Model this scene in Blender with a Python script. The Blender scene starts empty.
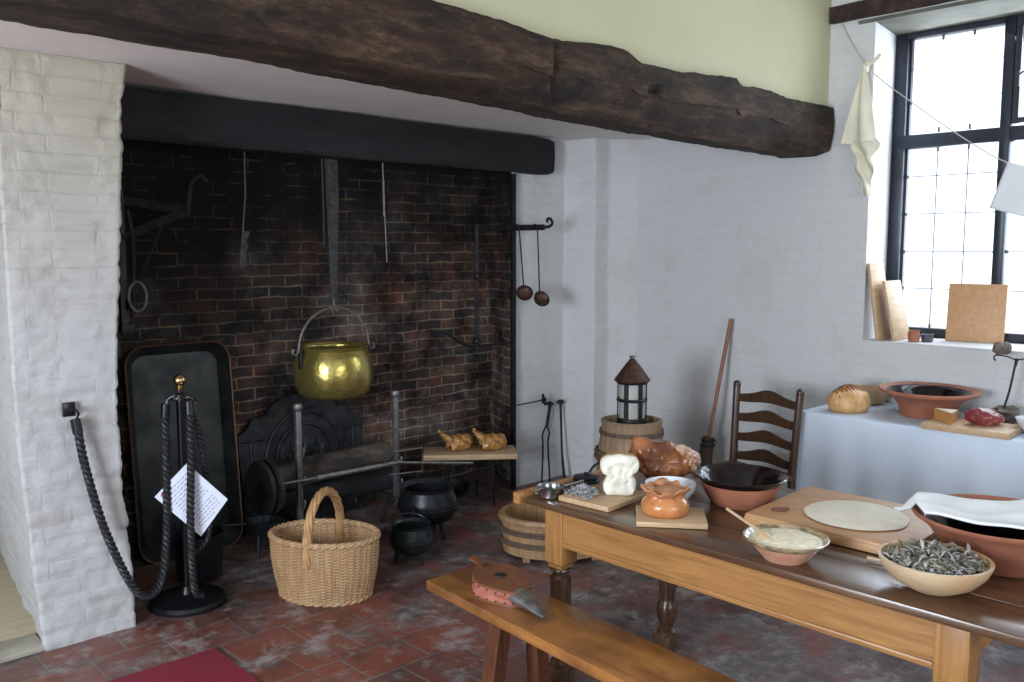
import bpy, bmesh, math, random
from mathutils import Vector, Matrix, noise, Euler
random.seed(7)
PI=math.pi
COL=bpy.context.scene.collection
R=math.radians
# ------------------------------------------------------------------ materials
def newmat(name):
    m=bpy.data.materials.new(name); m.use_nodes=True
    nt=m.node_tree; nt.nodes.clear()
    o=nt.nodes.new('ShaderNodeOutputMaterial'); b=nt.nodes.new('ShaderNodeBsdfPrincipled')
    nt.links.new(b.outputs[0],o.inputs[0])
    return m,nt,b
def N(nt,t,**k):
    n=nt.nodes.new(t)
    for a,v in k.items():
        if a in n.inputs: n.inputs[a].default_value=v
        else: setattr(n,a,v)
    return n
def rgb(c): return (c[0],c[1],c[2],1)
def coords(nt,scale=(1,1,1),uv=False,rot=(0,0,0),loc=(0,0,0)):
    tc=N(nt,'ShaderNodeTexCoord'); mp=N(nt,'ShaderNodeMapping')
    mp.inputs['Scale'].default_value=scale; mp.inputs['Rotation'].default_value=rot; mp.inputs['Location'].default_value=loc
    nt.links.new(tc.outputs['UV' if uv else 'Object'],mp.inputs[0]); return mp.outputs[0]
def ramp(nt,fac,stops):
    r=N(nt,'ShaderNodeValToRGB'); e=r.color_ramp.elements
    while len(e)<len(stops): e.new(0.5)
    for i,(p,c) in enumerate(stops): e[i].position=p; e[i].color=rgb(c)
    nt.links.new(fac,r.inputs[0]); return r.outputs[0]
def mix(nt,fac,a,b,mode='MIX'):
    m=N(nt,'ShaderNodeMix',data_type='RGBA',blend_type=mode)
    for s,v in ((0,fac),(6,a),(7,b)):
        if hasattr(v,'is_output'): nt.links.new(v,m.inputs[s])
        else: m.inputs[s].default_value=v if s==0 else rgb(v)
    return m.outputs[2]
def bump(nt,b,h,dist,strength=1.0,prev=None):
    n=N(nt,'ShaderNodeBump'); n.inputs['Distance'].default_value=dist; n.inputs['Strength'].default_value=strength
    nt.links.new(h,n.inputs['Height'])
    if prev: nt.links.new(prev,n.inputs['Normal'])
    nt.links.new(n.outputs[0],b.inputs['Normal']); return n.outputs[0]
def noi(nt,v,scale,detail=4,rough=.6,dist=0):
    n=N(nt,'ShaderNodeTexNoise'); n.inputs['Scale'].default_value=scale; n.inputs['Detail'].default_value=detail
    n.inputs['Roughness'].default_value=rough; n.inputs['Distortion'].default_value=dist
    if v: nt.links.new(v,n.inputs['Vector'])
    return n.outputs['Fac']
def simple(name,c1,c2=None,rough=.6,metal=0,scale=12,bmp=0,bscale=None,spec=.5,coat=0,sss=0,stops=(.35,.65)):
    m,nt,b=newmat(name); v=coords(nt)
    b.inputs['Roughness'].default_value=rough; b.inputs['Metallic'].default_value=metal
    b.inputs['Specular IOR Level'].default_value=spec; b.inputs['Coat Weight'].default_value=coat; b.inputs['Coat Roughness'].default_value=.08
    if sss: b.inputs['Subsurface Weight'].default_value=sss; b.inputs['Subsurface Scale'].default_value=.02
    n=noi(nt,v,scale)
    nt.links.new(ramp(nt,n,[(stops[0],c1),(stops[1],c2 or c1)]),b.inputs['Base Color'])
    if bmp: bump(nt,b,noi(nt,v,bscale or scale*2),bmp)
    return m
def wood(name,dark,light,rough=.45,stretch=(1.2,14,14),scale=3,bmp=.0012,coat=0,rot=(0,0,0),blotch=None):
    m,nt,b=newmat(name); v=coords(nt,stretch,rot=rot)
    n=noi(nt,v,scale,6,.65,.6); c=ramp(nt,n,[(.3,dark),(.55,tuple((a+d)/2 for a,d in zip(dark,light))),(.72,light)])
    if blotch:
        n2=noi(nt,coords(nt,(1,1,1)),4,4); f=ramp(nt,n2,[(.45,(0,0,0)),(.65,(1,1,1))]); c=mix(nt,f,c,blotch)
    nt.links.new(c,b.inputs['Base Color']); b.inputs['Roughness'].default_value=rough
    b.inputs['Coat Weight'].default_value=coat; b.inputs['Coat Roughness'].default_value=.18
    bump(nt,b,n,bmp); return m
def whitebrick(name,col=(.62,.62,.60),dirt=(.45,.43,.38),bd=.006,strength=.8,low=None):
    m,nt,b=newmat(name); v=coords(nt,uv=True)
    w=noi(nt,v,5,3)
    vv=N(nt,'ShaderNodeVectorMath',operation='MULTIPLY_ADD')
    vm=N(nt,'ShaderNodeVectorMath',operation='MULTIPLY_ADD')
    nn=N(nt,'ShaderNodeTexNoise'); nn.inputs['Scale'].default_value=6; nt.links.new(v,nn.inputs['Vector'])
    nt.links.new(nn.outputs['Color'],vm.inputs[0]); vm.inputs[1].default_value=(.022,.022,0); nt.links.new(v,vm.inputs[2])
    br=N(nt,'ShaderNodeTexBrick'); nt.links.new(vm.outputs[0],br.inputs['Vector'])
    br.inputs['Scale'].default_value=1; br.inputs['Brick Width'].default_value=.23; br.inputs['Row Height'].default_value=.078
    br.inputs['Mortar Size'].default_value=.007; br.inputs['Mortar Smooth'].default_value=.6
    n=noi(nt,v,2.3,6,.7)
    c=ramp(nt,n,[(.3,dirt),(.48,col),(1,col)])
    c=mix(nt,.05,c,mix(nt,br.outputs['Fac'],(.75,.75,.74),(.35,.34,.32)),'MIX')
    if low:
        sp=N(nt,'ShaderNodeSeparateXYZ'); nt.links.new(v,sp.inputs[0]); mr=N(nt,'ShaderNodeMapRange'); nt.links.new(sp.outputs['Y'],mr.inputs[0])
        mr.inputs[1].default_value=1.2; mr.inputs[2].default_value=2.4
        c=mix(nt,1.0,c,mix(nt,mr.outputs[0],(.96,.97,1.0),(.84,.77,.62)),'MULTIPLY')  # dimmer, warmer light towards the top painted into the whitewash colour
    nt.links.new(c,b.inputs['Base Color']); b.inputs['Roughness'].default_value=.7
    inv=N(nt,'ShaderNodeMath',operation='SUBTRACT'); inv.inputs[0].default_value=1; nt.links.new(br.outputs['Fac'],inv.inputs[1])
    jm=mix(nt,ramp(nt,noi(nt,v,1.9,4),[(.38,(1,1,1)),(.62,(.15,.15,.15))]),inv.outputs[0],(1,1,1))
    p=bump(nt,b,jm,bd,strength)
    bump(nt,b,noi(nt,v,16,6,.65),.012,.7,p); return m
def sootbrick(name,shift=0):
    m,nt,b=newmat(name); v=coords(nt,uv=True)
    nn=N(nt,'ShaderNodeTexNoise'); nn.inputs['Scale'].default_value=7; nt.links.new(v,nn.inputs['Vector'])
    vm=N(nt,'ShaderNodeVectorMath',operation='MULTIPLY_ADD'); nt.links.new(nn.outputs['Color'],vm.inputs[0]); vm.inputs[1].default_value=(.035,.035,0)
    n3=N(nt,'ShaderNodeTexNoise'); n3.inputs['Scale'].default_value=28; nt.links.new(v,n3.inputs['Vector'])
    v3=N(nt,'ShaderNodeVectorMath',operation='MULTIPLY_ADD'); nt.links.new(n3.outputs['Color'],v3.inputs[0]); v3.inputs[1].default_value=(.010,.008,0); nt.links.new(v,v3.inputs[2]); nt.links.new(v3.outputs[0],vm.inputs[2])
    br=N(nt,'ShaderNodeTexBrick'); nt.links.new(vm.outputs[0],br.inputs['Vector'])
    br.inputs['Scale'].default_value=1; br.inputs['Brick Width'].default_value=.225; br.inputs['Row Height'].default_value=.068
    br.inputs['Mortar Size'].default_value=.006; br.inputs['Mortar Smooth'].default_value=.35; br.inputs['Bias'].default_value=-.1
    br.inputs['Color1'].default_value=(.045,.041,.041,1); br.inputs['Color2'].default_value=(.15,.075,.055,1); br.inputs['Mortar'].default_value=(.27,.21,.15,1)
    # patches of mixed colour
    n1=noi(nt,v,1.6,4,.6); red=ramp(nt,n1,[(.52,(0,0,0)),(.68,(.6,.6,.6))])
    redc=mix(nt,br.outputs['Fac'],(.22,.070,.042),(.26,.17,.12))
    c=mix(nt,red,br.outputs['Color'],redc)
    mp2=N(nt,'ShaderNodeMapping'); mp2.inputs['Location'].default_value=(3.3,7.1,0); nt.links.new(v,mp2.inputs[0])
    gr=ramp(nt,noi(nt,mp2.outputs[0],2.2,6,.75),[(.46,(0,0,0)),(.68,(.72,.72,.72))])
    c=mix(nt,gr,c,mix(nt,br.outputs['Fac'],(.19,.175,.165),(.33,.29,.24)))
    dk=ramp(nt,noi(nt,v,3.5,5,.7),[(.40,(.22,.22,.22)),(.62,(1.25,1.25,1.25))]); c=mix(nt,1.0,c,dk,'MULTIPLY')
    # ash haze low
    # soot: black with height
    sp=N(nt,'ShaderNodeSeparateXYZ'); nt.links.new(v,sp.inputs[0])
    ad=N(nt,'ShaderNodeMath',operation='MULTIPLY_ADD'); nt.links.new(noi(nt,v,1.5,5,.7),ad.inputs[0]); ad.inputs[1].default_value=1.0; nt.links.new(sp.outputs['Y'],ad.inputs[2])
    # bring soot down toward left (x small)
    a2=N(nt,'ShaderNodeMath',operation='MULTIPLY_ADD'); nt.links.new(sp.outputs['X'],a2.inputs[0]); a2.inputs[1].default_value=-.28; nt.links.new(ad.outputs[0],a2.inputs[2])
    mr=N(nt,'ShaderNodeMapRange'); nt.links.new(a2.outputs[0],mr.inputs[0]); mr.inputs[1].default_value=.50+shift; mr.inputs[2].default_value=1.65+shift; mr.inputs[3].default_value=0; mr.inputs[4].default_value=1
    mm=ramp(nt,noi(nt,v,4.5,4,.6),[(.48,(.006,.005,.005)),(.62,(.075,.045,.02))]); dark=mix(nt,br.outputs['Fac'],(.005,.005,.0055),mm)
    c=mix(nt,mr.outputs[0],c,dark)
    nt.links.new(c,b.inputs['Base Color']); b.inputs['Roughness'].default_value=.85; b.inputs['Specular IOR Level'].default_value=.25
    inv=N(nt,'ShaderNodeMath',operation='SUBTRACT'); inv.inputs[0].default_value=1; nt.links.new(br.outputs['Fac'],inv.inputs[1])
    p=bump(nt,b,inv.outputs[0],.008,.9); bump(nt,b,noi(nt,v,25,5),.006,.7,p); return m
def tiles(name):
    m,nt,b=newmat(name); v=coords(nt,uv=True)
    nn=N(nt,'ShaderNodeTexNoise'); nn.inputs['Scale'].default_value=3; nt.links.new(v,nn.inputs['Vector'])
    vm=N(nt,'ShaderNodeVectorMath',operation='MULTIPLY_ADD'); nt.links.new(nn.outputs['Color'],vm.inputs[0]); vm.inputs[1].default_value=(.03,.03,0); nt.links.new(v,vm.inputs[2])
    br=N(nt,'ShaderNodeTexBrick'); nt.links.new(vm.outputs[0],br.inputs['Vector'])
    br.inputs['Scale'].default_value=1; br.inputs['Brick Width'].default_value=.30; br.inputs['Row Height'].default_value=.235
    br.inputs['Mortar Size'].default_value=.005; br.inputs['Mortar Smooth'].default_value=.3
    br.inputs['Color1'].default_value=(.25,.075,.050,1); br.inputs['Color2'].default_value=(.13,.055,.042,1); br.inputs['Mortar'].default_value=(.17,.15,.14,1)
    sp=N(nt,'ShaderNodeSeparateXYZ'); nt.links.new(v,sp.inputs[0])
    # worn grey patches, growing toward the hearth and under the table
    def bias(sock,mul,add):
        q=N(nt,'ShaderNodeMath',operation='MULTIPLY_ADD'); nt.links.new(sock,q.inputs[0]); q.inputs[1].default_value=mul; q.inputs[2].default_value=add; return q.outputs[0]
    def fn(op,a,b_):
        q=N(nt,'ShaderNodeMath',operation=op); 
        for i,s in enumerate((a,b_)):
            if hasattr(s,'is_output'): nt.links.new(s,q.inputs[i])
            else: q.inputs[i].default_value=s
        return q.outputs[0]
    yb=N(nt,'ShaderNodeMapRange'); nt.links.new(sp.outputs['Y'],yb.inputs[0]); yb.inputs[1].default_value=3.5; yb.inputs[2].default_value=4.1; yb.inputs[3].default_value=0; yb.inputs[4].default_value=.11
    xb=N(nt,'ShaderNodeMapRange'); nt.links.new(sp.outputs['X'],xb.inputs[0]); xb.inputs[1].default_value=2.3; xb.inputs[2].default_value=2.9; xb.inputs[3].default_value=0; xb.inputs[4].default_value=.10
    w=fn('ADD',noi(nt,v,3.0,7,.72),fn('MAXIMUM',yb.outputs[0],xb.outputs[0]))
    f=ramp(nt,w,[(.50,(0,0,0)),(.66,(.85,.85,.85))])
    grey=ramp(nt,noi(nt,v,14,5,.7),[(.35,(.055,.052,.052)),(.55,(.15,.14,.14)),(.75,(.30,.28,.27))])
    c=mix(nt,f,br.outputs['Color'],grey)
    mp2=N(nt,'ShaderNodeMapping'); mp2.inputs['Location'].default_value=(5,2,0); nt.links.new(v,mp2.inputs[0])
    dk=ramp(nt,noi(nt,mp2.outputs[0],1.7,5,.7),[(.48,(1,1,1)),(.66,(.35,.33,.33))])
    c=mix(nt,1.0,c,dk,'MULTIPLY')
    mp3=N(nt,'ShaderNodeMapping'); mp3.inputs['Location'].default_value=(9,4,0); nt.links.new(v,mp3.inputs[0])
    ash=ramp(nt,noi(nt,mp3.outputs[0],4.5,8,.78,.3),[(.52,(0,0,0)),(.65,(.8,.8,.8))]); c=mix(nt,ash,c,(.33,.31,.30))
    nt.links.new(c,b.inputs['Base Color'])
    rr=ramp(nt,noi(nt,v,5,4),[(.3,(.35,.35,.35)),(.7,(.65,.65,.65))]); nt.links.new(rr,b.inputs['Roughness'])
    inv=N(nt,'ShaderNodeMath',operation='SUBTRACT'); inv.inputs[0].default_value=1; nt.links.new(br.outputs['Fac'],inv.inputs[1])
    p=bump(nt,b,inv.outputs[0],.004,.8); bump(nt,b,noi(nt,v,9,6,.65),.008,.6,p); return m
def beammat(name,c1,c2,c3,rough=.8,bd=.02):
    m,nt,b=newmat(name); v=coords(nt,(1.0,5,5)); n=noi(nt,v,3,8,.7,.4)
    c=ramp(nt,n,[(.32,c1),(.5,c2),(.72,c3)])
    c=mix(nt,ramp(nt,noi(nt,coords(nt,(1.5,4,4)),9,8,.8),[(.52,(0,0,0)),(.68,(.8,.8,.8))]),c,c3)
    p=noi(nt,coords(nt,(1,2.5,2.5)),2.2,6,.7); c=mix(nt,ramp(nt,p,[(.42,(0,0,0)),(.62,(1,1,1))]),c,c1)
    nt.links.new(c,b.inputs['Base Color']); b.inputs['Roughness'].default_value=rough; b.inputs['Specular IOR Level'].default_value=.35
    bump(nt,b,n,bd,.9); return m
M={}
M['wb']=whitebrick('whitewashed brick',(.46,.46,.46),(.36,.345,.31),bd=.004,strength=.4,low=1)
M['wb_right']=whitebrick('whitewashed brick fine',(.60,.61,.62),(.55,.55,.55),.003,.35)
M['plaster']=simple('cream plaster',(.56,.55,.36),(.51,.50,.32),.7,scale=1.5,bmp=.002,bscale=8)
M['soffit']=simple('soffit plaster',(.78,.735,.71),(.72,.675,.65),.75,scale=2,bmp=.002,bscale=6)
M['ceil']=simple('ceiling plaster',(.65,.63,.58),None,.8)
M['soot']=sootbrick('sooty brick'); M['sootjamb']=sootbrick('cleaner sooty brick',1.1); M['tiles']=tiles('terracotta floor tiles')
M['chimney']=simple('chimney soot',(.006,.006,.006),(.012,.011,.01),.9)
M['oakbeam']=beammat('old oak beam',(.009,.006,.004),(.040,.020,.011),(.14,.085,.048),.8,.014)
M['blackbeam']=beammat('black painted beam',(.006,.007,.008),(.010,.011,.012),(.022,.022,.022),.6,.008)
M['lintelwood']=beammat('dark red lintel',(.015,.008,.007),(.045,.02,.018),(.10,.05,.04),.6,.006)
M['stone']=simple('pale stone',(.42,.40,.33),(.30,.28,.23),.75,scale=5,bmp=.004)
M['board_pale']=wood('pale sunlit boards',(.38,.31,.20),(.55,.48,.34),.6,(3,14,3))
M['tabletop']=wood('dark waxed oak',(.055,.026,.014),(.16,.08,.04),.28,(14,1.1,14),3,coat=.25)
M['oak']=wood('golden oak',(.26,.115,.034),(.48,.245,.082),.4,(14,1.1,14),3,coat=.1)
M['oakv']=wood('golden oak upright',(.26,.115,.034),(.46,.235,.078),.4,(14,14,1.1),3,coat=.1)
M['oakdark']=wood('brown turned oak',(.05,.026,.014),(.12,.062,.03),.25,(14,14,1.4),3,coat=.4)
M['bench']=wood('honey elm bench',(.22,.085,.022),(.44,.20,.057),.33,(10,1.2,10),2.6,coat=.25,blotch=(.16,.065,.022))
M['benchleg']=wood('reddish bench leg',(.06,.022,.011),(.17,.065,.03),.4,(14,14,1.4))
M['pinex']=wood('pale board',(.42,.27,.15),(.60,.43,.26),.5,(2,14,14))
M['piney']=wood('pale board b',(.42,.27,.15),(.60,.43,.26),.5,(14,2,14))
M['beech']=wood('orange beech board',(.42,.22,.10),(.56,.33,.17),.5,(14,2,10))
M['bucket']=wood('grey brown staves',(.20,.13,.075),(.38,.27,.17),.65,(26,26,1.5),2)
M['tubwood']=wood('pale tub staves',(.24,.13,.06),(.48,.31,.16),.55,(26,26,1.5),2)
M['hoop']=simple('withy hoop',(.07,.05,.035),(.15,.10,.065),.7,scale=40,bmp=.002)
M['chair']=wood('dark chair wood',(.035,.017,.009),(.085,.042,.02),.35,(14,14,2),3,coat=.3)
M['stick']=wood('broom stick',(.20,.085,.045),(.33,.155,.09),.5,(20,20,1.2))
M['bristle']=simple('birch twigs',(.045,.03,.022),(.10,.065,.045),.8,scale=60,bmp=.004)
M['iron']=simple('black iron',(.012,.013,.015),(.03,.03,.032),.5,.6,scale=25,bmp=.001)
M['irondark']=simple('sooty iron',(.02,.021,.023),(.045,.043,.042),.6,.5,scale=20,bmp=.002)
M['steel']=simple('worn grey steel',(.13,.13,.135),(.26,.25,.24),.45,.7,scale=30,bmp=.001)
M['castiron']=simple('cast iron pot',(.016,.019,.023),(.035,.038,.043),.38,.5,scale=30,bmp=.001)
M['greeniron']=simple('green black iron pot',(.014,.02,.023),(.03,.038,.04),.4,.4,scale=20,bmp=.001)
M['fireback']=simple('cast fireback',(.014,.016,.019),(.045,.048,.052),.5,.4,scale=14,bmp=.004)
M['steeldark']=simple('sooty steel',(.028,.028,.03),(.07,.065,.062),.5,.5,scale=30,bmp=.001)
M['pewter']=simple('pewter',(.40,.42,.44),(.26,.27,.28),.25,1,scale=20)
M['tin']=simple('rusty lantern tin',(.05,.025,.018),(.11,.055,.038),.5,.5,scale=40)
M['lampframe']=simple('dark lantern frame',(.016,.02,.028),(.04,.035,.035),.4,.5,scale=30)
M['horn']=simple('pale horn pane',(.34,.35,.32),(.46,.47,.44),.35,scale=10)
M['traypan']=simple('dull dark pan',(.022,.027,.028),(.075,.08,.078),.42,.6,scale=5,bmp=.001)
M['copperedge']=simple('coppery edge',(.22,.12,.07),(.13,.075,.05),.4,.8,scale=20)
M['black']=simple('black painted metal',(.008,.009,.011),None,.3,.2)
M['rope']=simple('black twisted rope',(.006,.007,.009),(.016,.018,.023),.5,scale=60,bmp=.001)
M['gold']=simple('gilt ball',(.62,.42,.20),(.5,.33,.15),.25,1)
M['chrome']=simple('chrome hook',(.6,.62,.65),None,.15,1)
M['card']=simple('white card',(.70,.75,.88),None,.5)
M['ink']=simple('grey ink',(.28,.27,.38),None,.7); M['redink']=simple('red ink',(.25,.04,.08),None,.7)
M['cloth_blue']=simple('pale blue white linen',(.62,.70,.82),(.56,.65,.78),.85,scale=3,bmp=.0006,bscale=300)
M['linen']=simple('white linen',(.84,.87,.90),(.78,.82,.86),.85,scale=3,bmp=.0006,bscale=300)
M['muslin']=simple('cream muslin',(.80,.77,.63),(.72,.69,.55),.9,scale=6,bmp=.001,bscale=150)
M['string']=simple('string',(.45,.45,.42),None,.8)
M['rug']=simple('crimson rug',(.30,.014,.045),(.24,.012,.036),.95,scale=80,bmp=.002,bscale=200)
M['log']=beammat('charred log',(.03,.026,.023),(.10,.08,.066),(.26,.19,.14),.9,.012)
M['logblack']=beammat('burnt log',(.010,.010,.011),(.02,.022,.025),(.05,.05,.055),.8,.012)
M['terracotta']=simple('terracotta',(.30,.105,.062),(.38,.15,.09),.6,scale=9,bmp=.001)
M['blackglaze']=simple('black glaze',(.008,.005,.006),(.014,.007,.007),.14,0,spec=.3)
M['whiteglaze']=simple('white glaze',(.72,.75,.80),None,.15,coat=.4)
M['speckglaze']=simple('cream slip glaze',(.55,.44,.27),(.13,.10,.05),.18,coat=.6,scale=28)
M['pinkclay']=simple('pink clay',(.52,.24,.16),(.60,.36,.25),.4,scale=16,coat=.2)
M['batter']=simple('lumpy batter',(.78,.66,.42),(.95,.90,.74),.35,scale=60,bmp=.008,bscale=60)
M['limewood']=wood('pale turned bowl wood',(.52,.37,.22),(.68,.54,.36),.4,(3,3,9),2,blotch=(.60,.36,.18))
M['herb']=simple('dried herb',(.08,.08,.055),(.29,.27,.20),.9,scale=25)
M['herbgrey']=simple('dried grey herb',(.27,.26,.27),(.50,.48,.48),.9,scale=25)
M['lavender']=simple('dried lavender',(.20,.20,.22),(.46,.47,.50),.9,scale=60)
M['crumb']=simple('white bread crumb',(.82,.79,.70),(.70,.67,.58),.8,scale=10,bmp=.012,bscale=18,sss=.1)
M['crust']=simple('brown crust',(.40,.20,.07),(.58,.36,.15),.55,scale=12,bmp=.002)
M['ham']=simple('glazed roast ham',(.14,.04,.016),(.38,.14,.045),.22,scale=9,bmp=.006,bscale=18,coat=.35)
M['hamfat']=simple('ham rind',(.55,.38,.27),(.30,.11,.05),.3,scale=25,bmp=.004,coat=.4)
M['piecrust']=simple('orange raised pie crust',(.46,.16,.05),(.60,.27,.10),.3,scale=14,bmp=.004,coat=.4)
M['pielid']=simple('baked pie lid',(.42,.18,.08),(.52,.25,.12),.65,scale=20,bmp=.004)
M['chicken']=simple('roast chicken skin',(.20,.065,.015),(.58,.30,.08),.38,scale=26,bmp=.008,bscale=45,coat=.3)
M['dough']=simple('rolled dough',(.70,.64,.52),(.78,.73,.62),.7,scale=14,bmp=.002)
M['loaf']=simple('loaf crust',(.50,.27,.10),(.72,.47,.22),.45,scale=10,bmp=.002)
M['loaftop']=simple('dark loaf ridges',(.20,.07,.025),(.36,.16,.06),.25,scale=20,coat=.4)
M['cheese']=simple('orange cheese rind',(.55,.27,.09),(.48,.22,.07),.5); M['cheesetop']=simple('pale cheese',(.68,.58,.44),None,.5)
M['meat']=simple('red meat joint',(.16,.02,.028),(.30,.07,.07),.3,scale=12,bmp=.008,bscale=16,coat=.4)
M['rock']=simple('brown stone',(.09,.065,.05),(.20,.16,.13),.8,scale=18,bmp=.01,bscale=14)
M['leather']=simple('pink leather',(.42,.15,.10),(.30,.09,.06),.6,scale=18,bmp=.004,bscale=25)
M['bellowswood']=wood('bellows board',(.13,.045,.02),(.22,.09,.04),.4,(3,14,14))
M['wicker']=wood('wicker',(.30,.165,.075),(.62,.43,.25),.6,(26,26,1.2),2.2,.001)
M['wicker2']=simple('wicker orange',(.38,.20,.085),(.52,.31,.14),.55,scale=20,bmp=.001,bscale=100)
M['winframe']=simple('blue black window frame',(.018,.022,.034),(.03,.035,.05),.35,.3)
M['lead']=simple('window lead',(.12,.12,.14),None,.5,.5)
M['browndough']=simple('brown scrap',(.16,.08,.05),None,.8)
M['darkpot']=simple('small dark pot',(.05,.055,.07),(.09,.09,.1),.3,coat=.4)
# glass
g=bpy.data.materials.new('window glass'); g.use_nodes=True; nt=g.node_tree; nt.nodes.clear()
o=N(nt,'ShaderNodeOutputMaterial'); t=N(nt,'ShaderNodeBsdfTransparent'); gl=N(nt,'ShaderNodeBsdfGlossy'); mx=N(nt,'ShaderNodeMixShader')
t.inputs[0].default_value=(.95,.97,1,1); gl.inputs['Roughness'].default_value=.02; mx.inputs[0].default_value=.06
nt.links.new(t.outputs[0],mx.inputs[1]); nt.links.new(gl.outputs[0],mx.inputs[2]); nt.links.new(mx.outputs[0],o.inputs[0]); M['glass']=g
# brass, hammered
m,nt,b=newmat('hammered brass'); v=coords(nt)
vo=N(nt,'ShaderNodeTexVoronoi'); vo.inputs['Scale'].default_value=34; nt.links.new(v,vo.inputs['Vector'])
b.inputs['Metallic'].default_value=.82; b.inputs['Roughness'].default_value=.27
nt.links.new(ramp(nt,noi(nt,v,5),[(.3,(.33,.26,.06)),(.7,(.55,.46,.16))]),b.inputs['Base Color'])
bump(nt,b,vo.outputs['Distance'],.0028,.45); M['brass']=m
# ------------------------------------------------------------------ mesh helpers
class MB:
    def __init__(s): s.bm=bmesh.new()
    def add(s,vs,M_):
        if M_ is not None:
            for v in vs: v.co=M_@v.co
    def box(s,c,d,M_=None,bev=0,seg=2):
        r=bmesh.ops.create_cube(s.bm,size=1); vs=r['verts']
        for v in vs: v.co=Vector((v.co.x*d[0]+c[0],v.co.y*d[1]+c[1],v.co.z*d[2]+c[2]))
        if bev:
            es=list({e for v in vs for e in v.link_edges})
            rr=bmesh.ops.bevel(s.bm,geom=es,offset=bev,segments=seg,affect='EDGES',profile=.5)
            vs=list({v for f in rr['faces'] for v in f.verts}|{v for v in vs if v.is_valid})
        s.add(vs,M_); return s
    def loft(s,rings,closed=True,cap=True,loop=False):
        R_=[[s.bm.verts.new(p) for p in r] for r in rings]; n=len(R_[0])
        k=len(R_)
        for i in range(k if loop else k-1):
            a,b_=R_[i],R_[(i+1)%k]
            for j in range(n if closed else n-1):
                try: s.bm.faces.new((a[j],a[(j+1)%n],b_[(j+1)%n],b_[j]))
                except ValueError: pass
        if cap and closed and not loop:
            try: s.bm.faces.new(R_[0][::-1]); s.bm.faces.new(R_[-1])
            except ValueError: pass
        return s
    def tube(s,pts,r,seg=8,closed=False,M_=None,cap=True,flat=1.0):
        P=[Vector(p) for p in pts]; n=len(P); rings=[]
        up=None
        for i in range(n):
            if closed: t=(P[(i+1)%n]-P[i-1])
            else: t=(P[min(i+1,n-1)]-P[max(i-1,0)])
            t.normalize()
            if up is None:
                up=Vector((0,0,1)) if abs(t.z)<.9 else Vector((1,0,0))
            a=t.cross(up)
            if a.length<1e-5: a=t.orthogonal()
            a.normalize(); b_=a.cross(t).normalized(); up=b_
            rr=r(i/(n-1)) if callable(r) else (r[i] if isinstance(r,(list,tuple)) else r)
            ring=[P[i]+a*math.cos(2*PI*k/seg)*rr+b_*math.sin(2*PI*k/seg)*rr*flat for k in range(seg)]
            if M_ is not None: ring=[M_@p for p in ring]
            rings.append(ring)
        return s.loft(rings,True,cap and not closed,closed)
    def lathe(s,prof,seg=32,c=(0,0,0),sx=1,sy=1,M_=None,wob=None):
        rings=[]
        for (r,z) in prof:
            ring=[]
            for k in range(seg):
                a=2*PI*k/seg; rr=max(r,.0004)*(wob(a,z) if wob else 1)
                p=Vector((c[0]+rr*sx*math.cos(a),c[1]+rr*sy*math.sin(a),c[2]+z))
                ring.append(M_@p if M_ is not None else p)
            rings.append(ring)
        return s.loft(rings,cap=prof[0][0]<.001 and prof[-1][0]<.001)
    def prism(s,poly,z0,z1,M_=None,bev=0):
        a=[s.bm.verts.new((x,y,z0)) for x,y in poly]; b_=[s.bm.verts.new((x,y,z1)) for x,y in poly]; n=len(poly)
        s.bm.faces.new(a[::-1]); ft=s.bm.faces.new(b_)
        for i in range(n): s.bm.faces.new((a[i],a[(i+1)%n],b_[(i+1)%n],b_[i]))
        s.add(a+b_,M_); return s
    def blob(s,c,r,M_=None,amp=0,freq=8,sub=3,seed=0,rot=None):
        g_=bmesh.ops.create_icosphere(s.bm,subdivisions=sub,radius=1); vs=g_['verts']
        rm=rot.to_matrix() if rot else None
        for v in vs:
            d=v.co.copy(); k=1+amp*noise.noise(d*freq*.3+Vector((seed,seed*2,0)))
            p=Vector((d.x*r[0]*k,d.y*r[1]*k,d.z*r[2]*k))
            if rm: p=rm@p
            v.co=p+Vector(c)
        s.add(vs,M_); return s
    def grid(s,f,nu,nv):
        V_=[[s.bm.verts.new(f(i/nu,j/nv)) for j in range(nv+1)] for i in range(nu+1)]
        for i in range(nu):
            for j in range(nv): s.bm.faces.new((V_[i][j],V_[i+1][j],V_[i+1][j+1],V_[i][j+1]))
        return s
    def rope(s,pts,r,turn=.075,seg=7,step=.006):
        P=resample(pts,step); n=len(P); fr=[]; up=None
        for i in range(n):
            t=(P[min(i+1,n-1)]-P[max(i-1,0)]).normalized()
            if up is None: up=Vector((0,1,0)) if abs(t.y)<.9 else Vector((1,0,0))
            a=t.cross(up).normalized(); up=a.cross(t).normalized(); fr.append((a,up))
        for k in range(3):
            q=[P[i]+fr[i][0]*math.cos(2*PI*(i*step/turn+k/3))*r*.5+fr[i][1]*math.sin(2*PI*(i*step/turn+k/3))*r*.58 for i in range(n)]
            s.tube(q,r*.50,seg)
        return s
def resample(pts,step):
    c=catmull(pts,12); L=[0]
    for i in range(1,len(c)): L.append(L[-1]+(c[i]-c[i-1]).length)
    n=max(2,int(L[-1]/step)); out=[]; j=0
    for i in range(n+1):
        d=L[-1]*i/n
        while j<len(L)-2 and L[j+1]<d: j+=1
        f=(d-L[j])/max(1e-9,L[j+1]-L[j]); out.append(c[j].lerp(c[j+1],f))
    return out
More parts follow.
